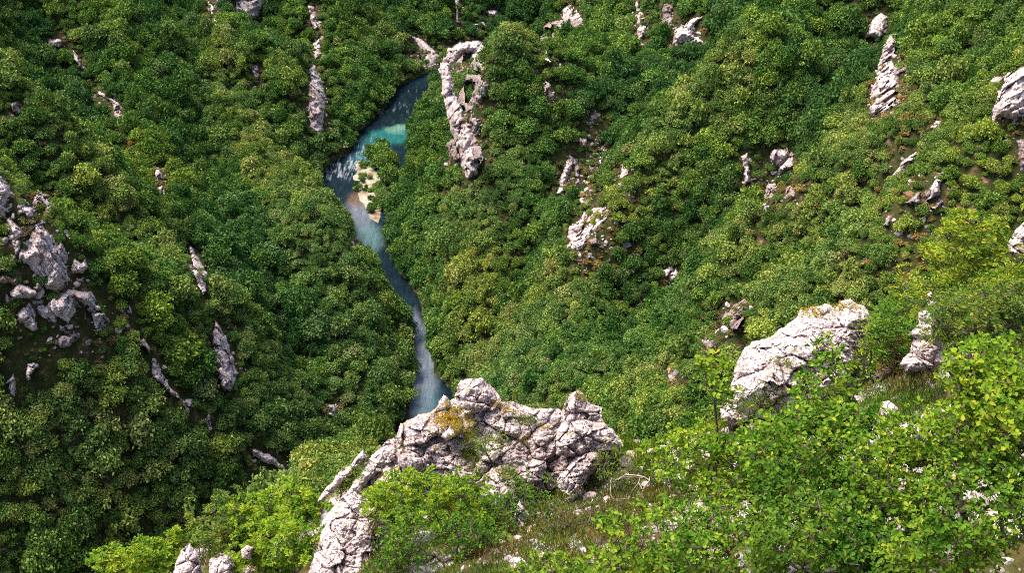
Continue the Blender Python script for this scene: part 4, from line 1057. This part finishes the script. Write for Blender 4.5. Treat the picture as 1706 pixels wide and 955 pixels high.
def small_stone(g, r):
    V = []; F = []
    n = 7
    import bmesh
    bmm = bmesh.new(); bmesh.ops.create_icosphere(bmm, subdivisions=3, radius=1.0)
    P = np.array([v.co[:] for v in bmm.verts]); Fc = [[v.index for v in f.verts] for f in bmm.faces]; bmm.free()
    for _ in range(9):
        d = g.normal(size=3); d /= np.linalg.norm(d); h = g.uniform(.45, .85)
        q = P @ d; P = P - np.clip(q - h, 0, None)[:, None] * d
    P = P * np.array([1, g.uniform(.6, 1), g.uniform(.45, .8)]) * r
    P = P * (1 + 0.14 * fbm(P / r * 2 + g.uniform(0, 99), 4, 3)[:, None])
    return P, np.array(Fc)
# loose stones lying on the slope, each one a thing
g = np.random.default_rng(5)
STN = [(1052, 762, .22), (1066, 752, .17), (1084, 758, .2), (1105, 752, .2), (1122, 747, .24), (1071, 783, .18), (1098, 790, .2), (1130, 800, .25), (1046, 772, .3), (1090, 772, .14), (1160, 742, .22), (1128, 772, .17), (1180, 760, .3), (1215, 735, .3), (1240, 745, .25),
       (1262, 722, .34), (1150, 780, .24), (1192, 795, .26), (1080, 812, .2), (985, 830, .24), (955, 835, .2), (965, 860, .17), (1010, 838, .18), (1230, 780, .28), (1165, 820, .22), (870, 945, .3), (905, 930, .17), (1280, 760, .3), (1100, 830, .18), (648, 868, .35), (655, 905, .3), (1360, 690, .3),
       (1480, 690, .3), (1560, 700, .35), (1590, 690, .25), (1700, 700, .3), (1600, 800, .35), (1660, 880, .4), (1420, 860, .3), (1330, 880, .3), (1500, 905, .4), (1240, 880, .25), (1690, 770, .3), (1540, 850, .3)]
MK2 = [('grassy saddle', 1095, 735), ('smooth faced crest block', 985, 730), ('mossy boulder', 1330, 570), ('bottom edge in the middle', 900, 950), ('dome boulder', 795, 655), ('right edge', 1700, 750), ('bare forked branches', 1040, 830), ('bottom right corner', 1650, 940), ('pale rubble under the mossy boulder', 1230, 745)]
seen = {}
for u_, v_, r_ in STN:
    t = ghit(u_, v_)[0]
    if t > 50: continue
    p = pt(np.array(u_), np.array(v_), t)
    r_ *= .8; P, Fc = small_stone(g, r_)
    o = link('loose_stone', make_mesh('loose_stone', P, Fc, [M_ROCK], True))
    o.location = p + np.array([0, 0, r_ * .15]); o.rotation_euler = (g.uniform(-.3, .3), g.uniform(-.3, .3), g.uniform(0, 6.28))
    j = int(np.argmin([math.hypot(m[1] - u_, m[2] - v_) for m in MK2])); dx = u_ - MK2[j][1]; dy = v_ - MK2[j][2]
    side = 'below' if dy > abs(dx) else ('above' if -dy > abs(dx) else ('right of' if dx > 0 else 'left of'))
    key = (j, side); q = seen.get(key, 0); seen[key] = q + 1
    tag(o, f'{(ORD[q] or "first ") if q < len(ORD) else "outermost "}loose pale stone {side} the {MK2[j][0]}', 'stone', 'loose stones on the near slope')

# ---------------------------------------------------------------- near trees and shrubs
LEAF = {
 'oak': mat_leaf('oak_leaves', (0.036, 0.10, 0.010), (0.155, 0.26, 0.026), (0.28, 0.27, 0.03), 0.34, 0.0, False),
 'bright': mat_leaf('bright_leaves', (0.050, 0.12, 0.010), (0.20, 0.29, 0.026), (0.32, 0.28, 0.03), 0.34, 0.0, False),
 'mid': mat_leaf('mid_leaves', (0.028, 0.08, 0.010), (0.11, 0.20, 0.024), (0.18, 0.22, 0.03), 0.32, 0.0, False),
 'olive': mat_leaf('olive_leaves', (0.04, 0.08, 0.014), (0.14, 0.20, 0.036), (0.24, 0.19, 0.03), 0.32, 0.0, False),
 'yellow': mat_leaf('yellow_leaves', (0.06, 0.12, 0.010), (0.23, 0.28, 0.028), (0.38, 0.27, 0.03), 0.34, 0.0, False),
 'dry': mat_leaf('dry_leaves', (0.09, 0.075, 0.022), (0.20, 0.15, 0.05), (0.22, 0.08, 0.03), 0.3, 0.0, False),
 'moss': mat_leaf('moss_leaves', (0.13, 0.12, 0.015), (0.30, 0.23, 0.03), (0.38, 0.13, 0.03), 0.3, 0.0, False),
}
def skeleton(g, root, tips, jit=0.10, lift=0.25):
    """branch graph: every tip joins the nearest earlier node towards the root"""
    root = np.asarray(root, float)
    order = np.argsort(np.linalg.norm(tips - root, axis=1))
    nodes = [root]; par = [-1]
    ctr = tips.mean(0)
    fork = root + (ctr - root) * 0.35
    k = 3
    for a in range(1, k + 1):
        nodes.append(root + (fork - root) * a / k + g.normal(0, jit * .6, 3)); par.append(len(nodes) - 2)
    arr = np.zeros((len(tips) * 4 + 8, 3)); m = len(nodes); arr[:m] = nodes
    depth = np.zeros(len(arr)); depth[:m] = [np.linalg.norm(nodes[i] - root) for i in range(m)]
    tipnode = []
    for q in order:
        T = tips[q]
        d = np.linalg.norm(arr[:m] - T, axis=1)
        c = d + 0.35 * depth[:m] * 0.5 + np.where(arr[:m, 2] > T[2] + 0.1, 0.5 * (arr[:m, 2] - T[2]), 0)
        j = int(np.argmin(c[1:])) + 1
        L = d[j]; ns = max(1, min(4, int(L / 0.22)))
        p0 = arr[j].copy(); prev = j
        for a in range(1, ns + 1):
            f = a / ns
            p = p0 + (T - p0) * f + (g.normal(0, jit * .5 * min(1, L), 3) if a < ns else 0)
            p[2] -= lift * L * f * (1 - f) * 0.8
            if m >= len(arr): arr = np.concatenate([arr, np.zeros_like(arr)]); depth = np.concatenate([depth, np.zeros_like(depth)])
            arr[m] = p; par.append(prev); depth[m] = depth[prev] + L / ns; prev = m; m += 1
        tipnode.append((q, prev))
    return arr[:m], np.array(par), tipnode

def wood_mesh(name, N, par, r_tip, mat, r_max=0.2, expo=0.45):
    m = len(N); cnt = np.zeros(m)
    haschild = np.zeros(m, bool); haschild[par[par >= 0]] = True
    cnt[~haschild] = 1
    for i in range(m - 1, 0, -1): cnt[par[i]] += cnt[i]
    r = np.minimum(r_tip * np.maximum(cnt, 1) ** expo, r_max)
    i = np.arange(1, m); p = par[1:]
    A = N[p]; B = N[i]; ra = np.minimum(r[p], r[i] * 1.6); rb = r[i]
    d = B - A; L = np.linalg.norm(d, axis=1); ok = L > 1e-5
    A, B, ra, rb, d = A[ok], B[ok], ra[ok], rb[ok], d[ok] / L[ok][:, None]
    up = np.where(np.abs(d[:, 2:3]) > .9, np.array([[1., 0, 0]]), np.array([[0, 0, 1.]]))
    x = np.cross(d, up); x /= np.linalg.norm(x, axis=1)[:, None]; y = np.cross(d, x)
    S = 5; V = []
    for C, rr in ((A, ra), (B, rb)):
        for q in range(S):
            a = q * 2 * math.pi / S
            V.append(C + (x * math.cos(a) + y * math.sin(a)) * rr[:, None])
    V = np.stack(V, 1).reshape(-1, 3); n = len(A); base = np.arange(n) * 2 * S
    F = np.concatenate([np.stack([base + q, base + (q + 1) % S, base + S + (q + 1) % S, base + S + q], 1) for q in range(S)])
    return make_mesh(name, V, F, [mat], True)

def leaf_mesh(name, C, D, nrm, L, wid, mat, g, fold=0.25):
    """obovate leaves: base C, direction D, up nrm, length L"""
    D = D / np.linalg.norm(D, axis=1)[:, None]
    S = np.cross(D, nrm); S /= np.linalg.norm(S, axis=1)[:, None] + 1e-9
    Nn = np.cross(S, D)
    L = L[:, None]; W = L * wid
    mid1 = C + D * L * 0.42; mid2 = C + D * L * 0.78
    drop = -Nn * L * 0.10
    V = np.stack([C, mid1 + S * W * .36 + Nn * W * fold, mid2 + S * W * .5 + Nn * W * fold + drop * .4, C + D * L + drop, mid2 - S * W * .5 + Nn * W * fold + drop * .4, mid1 - S * W * .36 + Nn * W * fold], 1)
    n = len(C); b = np.arange(n) * 6
    F = np.concatenate([np.stack([b, b + 1, b + 2, b + 3], 1), np.stack([b, b + 3, b + 4, b + 5], 1)])
    return make_mesh(name, V.reshape(-1, 3), F, [mat])

def crown_points(g, ells, n, shell=0.55):
    """ells: (u, v, distance, ru, rv, rdepth_m)"""
    vol = np.array([e[3] * e[4] for e in ells], float); vol /= vol.sum()
    out = []
    for e, f in zip(ells, vol):
        k = max(3, int(n * f))
        d = g.normal(size=(k * 3, 3)); d /= np.linalg.norm(d, axis=1)[:, None]
        r = g.uniform(0, 1, (k * 3, 1)) ** (1 / 3.0); r = shell + (1 - shell) * r
        q = d * r
        lump = fbm(q * 2.2 + g.uniform(0, 50), 2, 4)
        q = q * (1 + 0.34 * lump[:, None])
        q = q[lump > -0.16][:k]
        U = e[0] + q[:, 0] * e[3]; V = e[1] - q[:, 2] * e[4]; T = e[2] + q[:, 1] * e[5]
        out.append(pt(U, V, T))
    return np.concatenate(out)

def near_tree(name, label, cat, ells, root_uv, ntips, nleaf, leaf_len, kind, seed, wid=0.55, spread=0.10, r_tip=0.0055, group=None, style='rosette', dead=False, jit=0.1, bark=None):
    g = np.random.default_rng(seed)
    tips = crown_points(g, ells, ntips)
    leaf_len = leaf_len * 1.25
    if style == 'rosette': nleaf = int(nleaf * 0.95); leaf_len *= .9; spread *= .8
    tips = tips[g.uniform(size=len(tips)) < (0.68 if style == 'rosette' else .8)]
    ru, rv, rt = root_uv
    p = pt(np.array(float(ru)), np.array(float(rv)), float(rt))
    p[2] = fg(p[:1], p[1:2])[0] - 0.1
    # tips never sink in the ground
    gz = fg(tips[:, 0], tips[:, 1]); tips = tips[tips[:, 2] > gz + 0.04]
    if len(tips) < 5: print('buried', label); return
    t = bpy.data.objects.new(name, None); sc.collection.objects.link(t); t.location = p; t.empty_display_size = .1
    tag(t, label, cat, group)
    N, par, tn = skeleton(g, p, tips, jit)
    wd = link('trunk' if cat == 'tree' else 'stems', wood_mesh('branches', N - p, par, r_tip, bark or M_BARK), t)
    if dead: return t
    T = np.array([N[j] for _, j in tn]); Dn = np.array([N[j] - N[par[j]] for _, j in tn])
    Dn /= np.linalg.norm(Dn, axis=1)[:, None] + 1e-9
    Dn = Dn * 0.5 + np.array([0, -0.15, 0.75]); Dn /= np.linalg.norm(Dn, axis=1)[:, None]
    M = len(T); k = nleaf
    a = np.repeat(Dn, k, 0)
    h = g.normal(size=a.shape); x = np.cross(a, h); x /= np.linalg.norm(x, axis=1)[:, None]; 
    if style == 'rosette':
        sub = g.normal(size=(M, 3, 3)) * spread; which = g.integers(0, 3, (M, k))
        C = np.repeat(T, k, 0) + sub[np.repeat(np.arange(M), k), which.ravel()] + g.normal(size=a.shape) * leaf_len * 0.18
        ang = g.uniform(0.65, 1.45, (M * k, 1))
        Dl = a * np.cos(ang) + x * np.sin(ang)
        nr = a + g.normal(size=a.shape) * 0.35
        L = leaf_len * g.uniform(0.4, 1.2, M * k)
    else:                                                           # leaflets ranked along small drooping sprays
        sp = g.normal(size=(M, 3)); sp[:, 2] = sp[:, 2] * .7 + .25; sp /= np.linalg.norm(sp, axis=1)[:, None]
        f = np.tile(np.linspace(0, 1, k), M)[:, None]
        S = np.repeat(sp, k, 0); o_ = g.normal(size=(M, 3)) * spread * .5
        C = np.repeat(T + o_, k, 0) + S * f * spread * 1.6 + np.array([0, 0, -1]) * (f ** 2) * spread * .6
        side = np.where(np.arange(M * k) % 2 == 0, 1.0, -1.0)[:, None]
        pr_ = np.cross(S, np.array([0, 0, 1.])); pr_ /= np.linalg.norm(pr_, axis=1)[:, None] + 1e-9
        Dl = pr_ * side + S * 0.5 + g.normal(size=S.shape) * .15; nr = np.array([0, -.2, .8]) + g.normal(size=S.shape) * .55
        L = leaf_len * g.uniform(0.6, 1.1, M * k)
    link('crown' if cat == 'tree' else 'foliage', leaf_mesh('leaves', C - p, Dl, nr, L, wid, LEAF[kind], g), t)
    return t
    return t

OG = 'leafy oaks and shrubs of the near slope'
# (ellipsoids u, v, distance, ru, rv, depth), root, tips, leaves per tip, leaf length, foliage
near_tree('oak_tree', 'bright oak in front of the mossy boulder with a tall upright top shoot', 'tree', [(1375, 650, 15.5, 45, 78, .4), (1330, 745, 15, 90, 60, .7), (1420, 745, 15, 70, 60, .6)], (1400, 950, 16.5), 520, 22, .068, 'oak', 1, group=OG)
near_tree('oak_tree', 'bright oak spreading left over the pale rubble of the slope', 'tree', [(1190, 770, 16.5, 105, 55, .8), (1270, 800, 16, 95, 90, .8), (1130, 750, 17, 60, 28, .4)], (1290, 960, 17), 520, 20, .064, 'bright', 2, group=OG)
near_tree('oak_tree', 'low bright oak filling the bottom edge right of the middle', 'tree', [(1100, 905, 15, 110, 62, .8), (1200, 920, 14.5, 100, 70, .8), (1040, 950, 15, 60, 30, .5)], (1180, 1010, 15.5), 480, 22, .062, 'oak', 3, group=OG)
near_tree('oak_tree', 'dense green oak in the middle of the right bushes', 'tree', [(1490, 790, 14, 90, 80, .8), (1545, 730, 14, 50, 50, .5), (1460, 860, 14, 90, 65, .7)], (1500, 980, 15), 560, 22, .062, 'oak', 4, group=OG)
near_tree('oak_tree', 'large leaved oak below the ash, near the right edge', 'tree', [(1640, 620, 12.5, 62, 48, .5), (1680, 690, 12, 50, 70, .5), (1600, 715, 12.5, 55, 45, .5)], (1640, 900, 13.5), 430, 22, .062, 'bright', 5, group=OG)
near_tree('oak_tree', 'dark stemmed oak at the bottom right corner', 'tree', [(1630, 850, 12, 95, 85, .7), (1690, 780, 12, 50, 70, .5), (1570, 920, 12, 80, 40, .5)], (1630, 1000, 13), 480, 20, .058, 'oak', 6, group=OG)
near_tree('oak_tree', 'low oak at the bottom edge under the dense green oak', 'tree', [(1360, 900, 13.5, 105, 62, .7), (1440, 930, 13, 90, 40, .5), (1330, 830, 14.5, 70, 50, .5)], (1370, 1010, 14.5), 480, 22, .062, 'mid', 7, group=OG)
near_tree('ash_tree', 'pale olive ash with fine leaflets above the large leaved oak', 'tree', [(1625, 522, 17, 72, 38, .8), (1575, 545, 17.5, 26, 24, .4), (1685, 520, 17, 45, 40, .6)], (1640, 700, 17.5), 420, 22, .055, 'olive', 8, wid=.34, spread=.13, style='spray', group=OG)
near_tree('ash_tree', 'yellow green ash, topmost tree at the right side', 'tree', [(1622, 390, 20.5, 48, 26, .6), (1590, 432, 20.5, 45, 34, .7), (1650, 430, 20.5, 40, 32, .6)], (1640, 560, 22.5), 300, 22, .07, 'yellow', 9, wid=.34, spread=.15, style='spray', group=OG)
near_tree('ash_tree', 'sparse yellowish ash at the right edge with bare stems showing', 'tree', [(1670, 480, 19, 45, 28, .6), (1530, 490, 20, 44, 24, .5), (1706, 520, 18, 35, 50, .6)], (1690, 620, 19), 220, 18, .065, 'yellow', 10, wid=.34, spread=.15, style='spray', group=OG)
near_tree('ash_tree', 'green sapling behind the gap right of the mossy boulder', 'tree', [(1480, 560, 24, 26, 40, .5), (1495, 510, 25, 30, 22, .5)], (1490, 640, 25), 150, 18, .07, 'mid', 11, wid=.4, spread=.15, style='spray', group=OG)
near_tree('shrub', 'big rounded green shrub in front of the cracked crest block', 'shrub', [(700, 835, 24.5, 80, 44, .9), (765, 845, 24.3, 55, 46, .8), (655, 832, 25, 36, 30, .5)], (730, 900, 25.5), 520, 24, .068, 'bright', 12, wid=.42, spread=.14, style='spray', group=OG)
near_tree('shrub', 'darker green shrub at the bottom edge below the rounded shrub', 'shrub', [(735, 905, 22.5, 95, 55, .8), (800, 930, 22.3, 50, 45, .6), (670, 940, 22.8, 45, 40, .5)], (740, 985, 23), 520, 22, .06, 'mid', 13, spread=.12, group=OG)
near_tree('shrub', 'bright yellow green shrub left of the tall leaning rock face', 'shrub', [(480, 850, 30, 52, 36, .9), (515, 868, 29.5, 32, 40, .6), (430, 862, 30.5, 48, 30, .8)], (490, 930, 31), 460, 24, .09, 'bright', 14, wid=.42, spread=.17, style='spray', group=OG)
near_tree('shrub', 'yellow green shrub at the bottom edge beside the tall leaning rock', 'shrub', [(470, 915, 27.5, 60, 45, .9), (500, 945, 27, 40, 34, .6), (420, 950, 27.8, 55, 34, .7)], (460, 990, 28), 400, 24, .085, 'bright', 15, wid=.42, spread=.16, style='spray', group=OG)
near_tree('shrub', 'dull green shrub with dark stems above the low bottom edge rocks', 'shrub', [(385, 860, 31, 42, 38, .8), (360, 900, 30.5, 34, 25, .6), (335, 880, 31.5, 18, 25, .5)], (385, 950, 31), 300, 22, .08, 'olive', 16, wid=.42, spread=.16, style='spray', group=OG)
near_tree('shrub', 'bright shrub at the bottom edge, farthest left of the near shrubs', 'shrub', [(230, 935, 31, 60, 28, .9), (190, 950, 31, 45, 20, .7), (285, 915, 31.5, 30, 30, .6)], (230, 1000, 32), 340, 24, .09, 'bright', 17, wid=.42, spread=.17, style='spray', group=OG)
near_tree('shrub', 'thin small shrub in the gap right of the dome boulder face', 'shrub', [(905, 835, 24, 34, 40, .4), (935, 870, 23.8, 26, 30, .4)], (915, 910, 24.2), 170, 16, .055, 'mid', 18, wid=.4, spread=.1, group=OG)
near_tree('shrub', 'wispy light shrub under the right end of the near crest', 'shrub', [(1025, 775, 25, 34, 36, .4), (1050, 800, 24.8, 30, 24, .4)], (1035, 830, 25), 170, 14, .055, 'olive', 19, wid=.3, spread=.1, group=OG)
near_tree('shrub', 'small shrub growing from a crack in the pitted wall', 'shrub', [(832, 735, 26.2, 22, 16, .3), (805, 745, 26.2, 16, 14, .3)], (825, 760, 26.6), 80, 14, .055, 'olive', 20, wid=.3, spread=.09, group=OG)
near_tree('shrub', 'small yellow shrub on the shoulder above the tall leaning rock', 'shrub', [(575, 800, 27.8, 20, 16, .3), (560, 815, 28, 16, 12, .3)], (572, 822, 28.3), 80, 16, .06, 'yellow', 21, wid=.35, spread=.1, group=OG)
near_tree('shrub', 'single oak sprig reaching out over the forest left of the mossy boulder', 'shrub', [(1188, 622, 15.6, 22, 34, .3), (1200, 660, 15.6, 26, 22, .3)], (1240, 760, 17.4), 46, 18, .07, 'bright', 22, spread=.07, group=OG)
near_tree('shrub', 'leafy clump at the bottom edge in the centre', 'shrub', [(905, 945, 19.8, 45, 22, .4), (960, 950, 19.5, 40, 18, .4)], (930, 985, 20), 150, 18, .055, 'bright', 23, spread=.1, group=OG)
near_tree('shrub', 'reddish brown low scrub below the bare forked branches', 'shrub', [(985, 880, 22.5, 60, 36, .5), (930, 900, 22.5, 40, 34, .5), (1040, 860, 23, 40, 24, .4)], (985, 930, 22.8), 420, 16, .045, 'dry', 24, wid=.3, spread=.11, group=OG)
near_tree('shrub', 'rusty scrub in the gap between the mossy boulder and the stacked rock', 'shrub', [(1495, 590, 24, 18, 28, .3), (1480, 615, 24, 16, 16, .3)], (1490, 640, 24.4), 150, 16, .05, 'dry', 25, wid=.3, spread=.09, group=OG)
near_tree('shrub', 'dark low shrub by the dark hollow in the middle of the slope', 'shrub', [(835, 870, 23.8, 30, 40, .4), (860, 820, 25.2, 20, 16, .3)], (845, 920, 24.2), 180, 18, .05, 'mid', 26, spread=.1, group=OG)
for i, (es, rt_, lab) in enumerate([([(1050, 815, 24.0, 42, 34, .4)], (1078, 850, 24.2), 'bare forked branches leaning left on the near slope'), ([(900, 925, 21.5, 52, 16, .3)], (960, 930, 21.8), 'bleached dead branch lying at the bottom centre'),
        ([(1520, 920, 12.8, 50, 26, .3)], (1580, 950, 13.4), 'bleached dead branch under the oaks at bottom right')]):
    near_tree('dead_branch', lab, 'dead branch', es, rt_, 60, 0, .05, 'oak', 60 + i, dead=True, r_tip=.0055, jit=.07, bark=M_TWIG)

for q_, (x_, y_, r_) in enumerate([(9, 12, 1.1), (11, 16, 1.4), (12.5, 11, 1.3), (16, 15, 1.6), (15, 21, 1.6), (20, 18, 1.8), (9, 8.5, .9), (22, 11, 1.8), (14, 26, 1.7), (26, 24, 2.2), (10.5, 14, 1.2), (13, 14, 1.4), (14.5, 18, 1.5), (12, 19, 1.3), (18, 22, 1.7), (17, 12, 1.4), (11, 13, 1.0), (13, 23, 1.5)]):
    z_ = fg(np.array([float(x_)]), np.array([float(y_)]))[0]
    a_, b_, w_ = proj(np.array([x_, y_, z_ + r_ * 1.0])); ra, rb, rw = proj(np.array([x_, y_, z_]))
    k_ = FPX / w_
    t_ = near_tree('thicket', 'leafy thicket going on beyond the right side of the near slope', 'thicket', [(a_, b_, w_, r_ * k_, r_ * .8 * k_, r_)], (ra, rb, rw), 420, 18, .075, ['oak', 'mid', 'bright'][q_ % 3], 400 + q_, spread=.12)
    if t_: t_['kind'] = 'stuff'
near_tree('shrub', 'small shrub hanging over the right end of the mossy boulder', 'shrub', [(1455, 560, 24.0, 22, 30, .3), (1440, 600, 24.2, 22, 22, .3)], (1460, 640, 24.4), 120, 18, .055, 'bright', 32, wid=.4, spread=.1, group=OG)
near_tree('shrub', 'small olive bush in front of the lower face of the mossy boulder', 'shrub', [(1280, 660, 23.2, 34, 16, .3), (1240, 680, 23.2, 24, 14, .3)], (1270, 700, 23.4), 120, 18, .055, 'olive', 33, wid=.4, spread=.1, group=OG)
# ---------------------------------------------------------------- cushions of moss and stonecrop on the rocks
def seat(u_, v_):
    x = np.clip((u_ / 2 + 20).astype(int), 1, FZ.shape[1] - 2); y = np.clip((v_ / 2 + 20).astype(int), 1, FZ.shape[0] - 2)
    m = np.minimum.reduce([FZ[y, x], FZ[y, x + 1], FZ[y + 1, x], FZ[y, x - 1], FZ[y - 1, x]])
    gt = ghit(u_, v_)
    return np.minimum(m, gt)
def cushion(label, u_, v_, ru, rv, n, kind, seed, L=.05, wid=.5, up=0.12):
    g = np.random.default_rng(seed)
    U = u_ + g.normal(size=n) * ru * .5; V = v_ + g.normal(size=n) * rv * .5
    lump = fbm(np.stack([U / 9, V / 9, 0 * U + seed], 1), 2, 1); m = lump > -.25; U, V, lump = U[m], V[m], lump[m]
    t = seat(U, V); ok = t < 40; U, V, t, lump = U[ok], V[ok], t[ok], lump[ok]
    P = pt(U, V, t - g.uniform(0, up, len(t)) * (1 + lump))
    D_ = g.normal(size=P.shape); D_[:, 2] = np.abs(D_[:, 2]) + .5
    nr = np.array([0, -.6, .8]) + g.normal(size=P.shape) * .5
    o = link('moss' if kind == 'moss' else 'crevice_grass', leaf_mesh('cushion', P, D_, nr, L * g.uniform(.5, 1.1, len(P)), wid, LEAF[kind], g))
    tag(o, label, 'moss' if kind == 'moss' else 'grass', kind='stuff')
cushion('orange and yellow stonecrop filling the hollow left of the dome boulder', 755, 700, 32, 26, 2600, 'moss', 1, .05, up=.25)
cushion('orange moss strip on the left part of the mossy boulder top', 1352, 520, 22, 12, 700, 'moss', 2, .04)
cushion('rusty moss cap on the right peak of the mossy boulder', 1408, 514, 26, 12, 700, 'moss', 3, .04)
cushion('yellow moss on the tip of the pointed knob', 966, 662, 14, 10, 600, 'moss', 4, .035)
cushion('olive grass hanging in a crack below the orange stonecrop', 785, 745, 18, 40, 1400, 'yellow', 5, .08, .15)
cushion('olive grass in the crack across the pitted wall', 880, 700, 30, 10, 700, 'olive', 6, .07, .15)
cushion('dry grass tuft between the crest blocks', 872, 735, 14, 12, 400, 'dry', 7, .07, .12)
cushion('small dry tuft at the foot of the dome boulder', 835, 675, 16, 8, 400, 'dry', 8, .06, .14)
cushion('green weeds below the crumbling pink face', 850, 790, 30, 18, 900, 'olive', 9, .06, .3)
cushion('weeds on the thin broken ledge', 600, 790, 18, 14, 500, 'olive', 10, .06, .3)
cushion('dry weeds in the notch left of the cracked block', 668, 745, 14, 12, 400, 'dry', 11, .06, .2)
cushion('moss under the overhang of the mossy boulder', 1305, 605, 22, 12, 500, 'olive', 12, .04, .4)
cushion('dry red weeds at the foot of the tall leaning rock', 625, 875, 18, 26, 700, 'dry', 13, .06, .25)

def mullein(u_, v_, t, h, lab):
    p = pt(np.array(float(u_)), np.array(float(v_)), t)
    e = bpy.data.objects.new('mullein', None); sc.collection.objects.link(e); e.location = p
    tag(e, lab, 'flower')
    N = np.stack([np.zeros(6), np.zeros(6), np.linspace(-.1, h, 6)], 1); link('stem', wood_mesh('stem', N, np.array([-1, 0, 1, 2, 3, 4]), .012, M_TWIG), e)
    g = np.random.default_rng(3); n = 140; z = g.uniform(.15, 1, n) * h; a = g.uniform(0, 6.28, n); r = .05 * (1.15 - z / h)
    C = np.stack([np.cos(a) * r, np.sin(a) * r, z], 1); D_ = C * np.array([1, 1, 0]) / (r[:, None] + 1e-6) + np.array([0, 0, .8])
    link('flower_spike', leaf_mesh('spike', C, D_, D_ + g.normal(size=C.shape), np.full(n, .045), .7, LEAF['yellow'], g), e)
mullein(859, 672, 27.0, .34, 'single yellow flower spike standing on the near crest wall')

# ---------------------------------------------------------------- grass on the spur
def grass(name, label, zones, L, seed, kind='olive'):
    g = np.random.default_rng(seed); PP = []
    for u_, v_, ru, rv, n in zones:
        U = u_ + g.uniform(-1, 1, n) * ru; V = v_ + g.uniform(-1, 1, n) * rv
        m = np.hypot((U - u_) / ru, (V - v_) / rv) + fbm(np.stack([U / 18, V / 18, 0 * U], 1), 2, 2) * .7 < 1
        U, V = U[m], V[m]; t = ghit(U, V); ok = t < 45
        PP.append(pt(U[ok], V[ok], t[ok]))
    P = np.concatenate(PP)
    D_ = g.normal(size=P.shape) * .45; D_[:, 2] = 1
    o = link(name, leaf_mesh('blades', P - np.array([0, 0, .02]), D_, np.array([0, -1., .3]) + g.normal(size=P.shape) * .6, L * g.uniform(.5, 1.3, len(P)), .10, LEAF[kind], g))
    tag(o, label, 'grass', kind='stuff')
grass('grass', 'short bright grass on the saddle behind the near rocks', [(1105, 735, 85, 17, 9000), (1180, 712, 40, 10, 3000), (1060, 760, 50, 16, 3000)], .13, 1, 'yellow')
grass('dry_grass', 'dry olive grass and weeds between the near rocks', [(1000, 850, 110, 60, 2200), (1120, 800, 90, 40, 1200), (900, 900, 60, 60, 1200), (1250, 740, 80, 40, 3000), (800, 870, 60, 80, 4000), (640, 930, 40, 40, 1500), (1500, 620, 60, 40, 2500), (400, 930, 120, 40, 3000), (1060, 940, 120, 30, 3000)], .16, 2, 'dry')
grass('green_grass', 'green weeds between the near shrubs and stones', [(1000, 830, 110, 60, 8000), (1150, 800, 90, 50, 7000), (900, 860, 60, 60, 4000), (930, 920, 60, 50, 3000), (1400, 800, 300, 150, 9000), (420, 900, 150, 50, 4000), (640, 860, 50, 60, 2000)], .13, 3, 'olive')
g = np.random.default_rng(77)
U = g.uniform(480, 1700, 5200); V = g.uniform(700, 955, 5200); U = U[:3000]; V = V[:3000]; t = ghit(U, V); ok = (t < 45) & (fbm(np.stack([U / 40, V / 40, 0 * U], 1), 2, 7) > -.25)
PC = pt(U[ok], V[ok], t[ok])
import bmesh
bmm = bmesh.new(); bmesh.ops.create_icosphere(bmm, subdivisions=1, radius=1.0)
IV = np.array([v.co[:] for v in bmm.verts]); IF = np.array([[v.index for v in f.verts] for f in bmm.faces]); bmm.free()
n = len(PC); sz = np.clip(g.lognormal(-3.5, .6, n), .012, .11)
VV = PC[:, None] + IV[None] * sz[:, None, None] * g.uniform(.5, 1.25, (n, len(IV), 1)) * np.array([1, 1, .6])
FF = (IF[None] + (np.arange(n) * len(IV))[:, None, None]).reshape(-1, 3)
tag(link('pebbles', make_mesh('pebbles', VV.reshape(-1, 3), FF, [M_ROCK])), 'loose pebbles and stone chips on the near slope', 'pebbles', kind='stuff')
grass('weeds', 'weeds and low plants on the bare ground behind the oaks', [(1500, 660, 90, 50, 5000), (1460, 690, 80, 30, 3000), (1230, 740, 90, 45, 3500), (870, 950, 120, 30, 2500), (1680, 640, 60, 80, 2500), (700, 950, 150, 40, 3500), (2050, 700, 320, 260, 16000)], .11, 9, 'mid')
near_tree('shrub', 'low green shrub on the ground between the mossy boulder and the stacked rock', 'shrub', [(1465, 655, 23.2, 34, 18, .4), (1530, 690, 22.5, 40, 16, .4)], (1480, 690, 23), 150, 18, .055, 'olive', 31, wid=.4, spread=.1, group=OG)
print('done', round(time.time() - T0, 1))
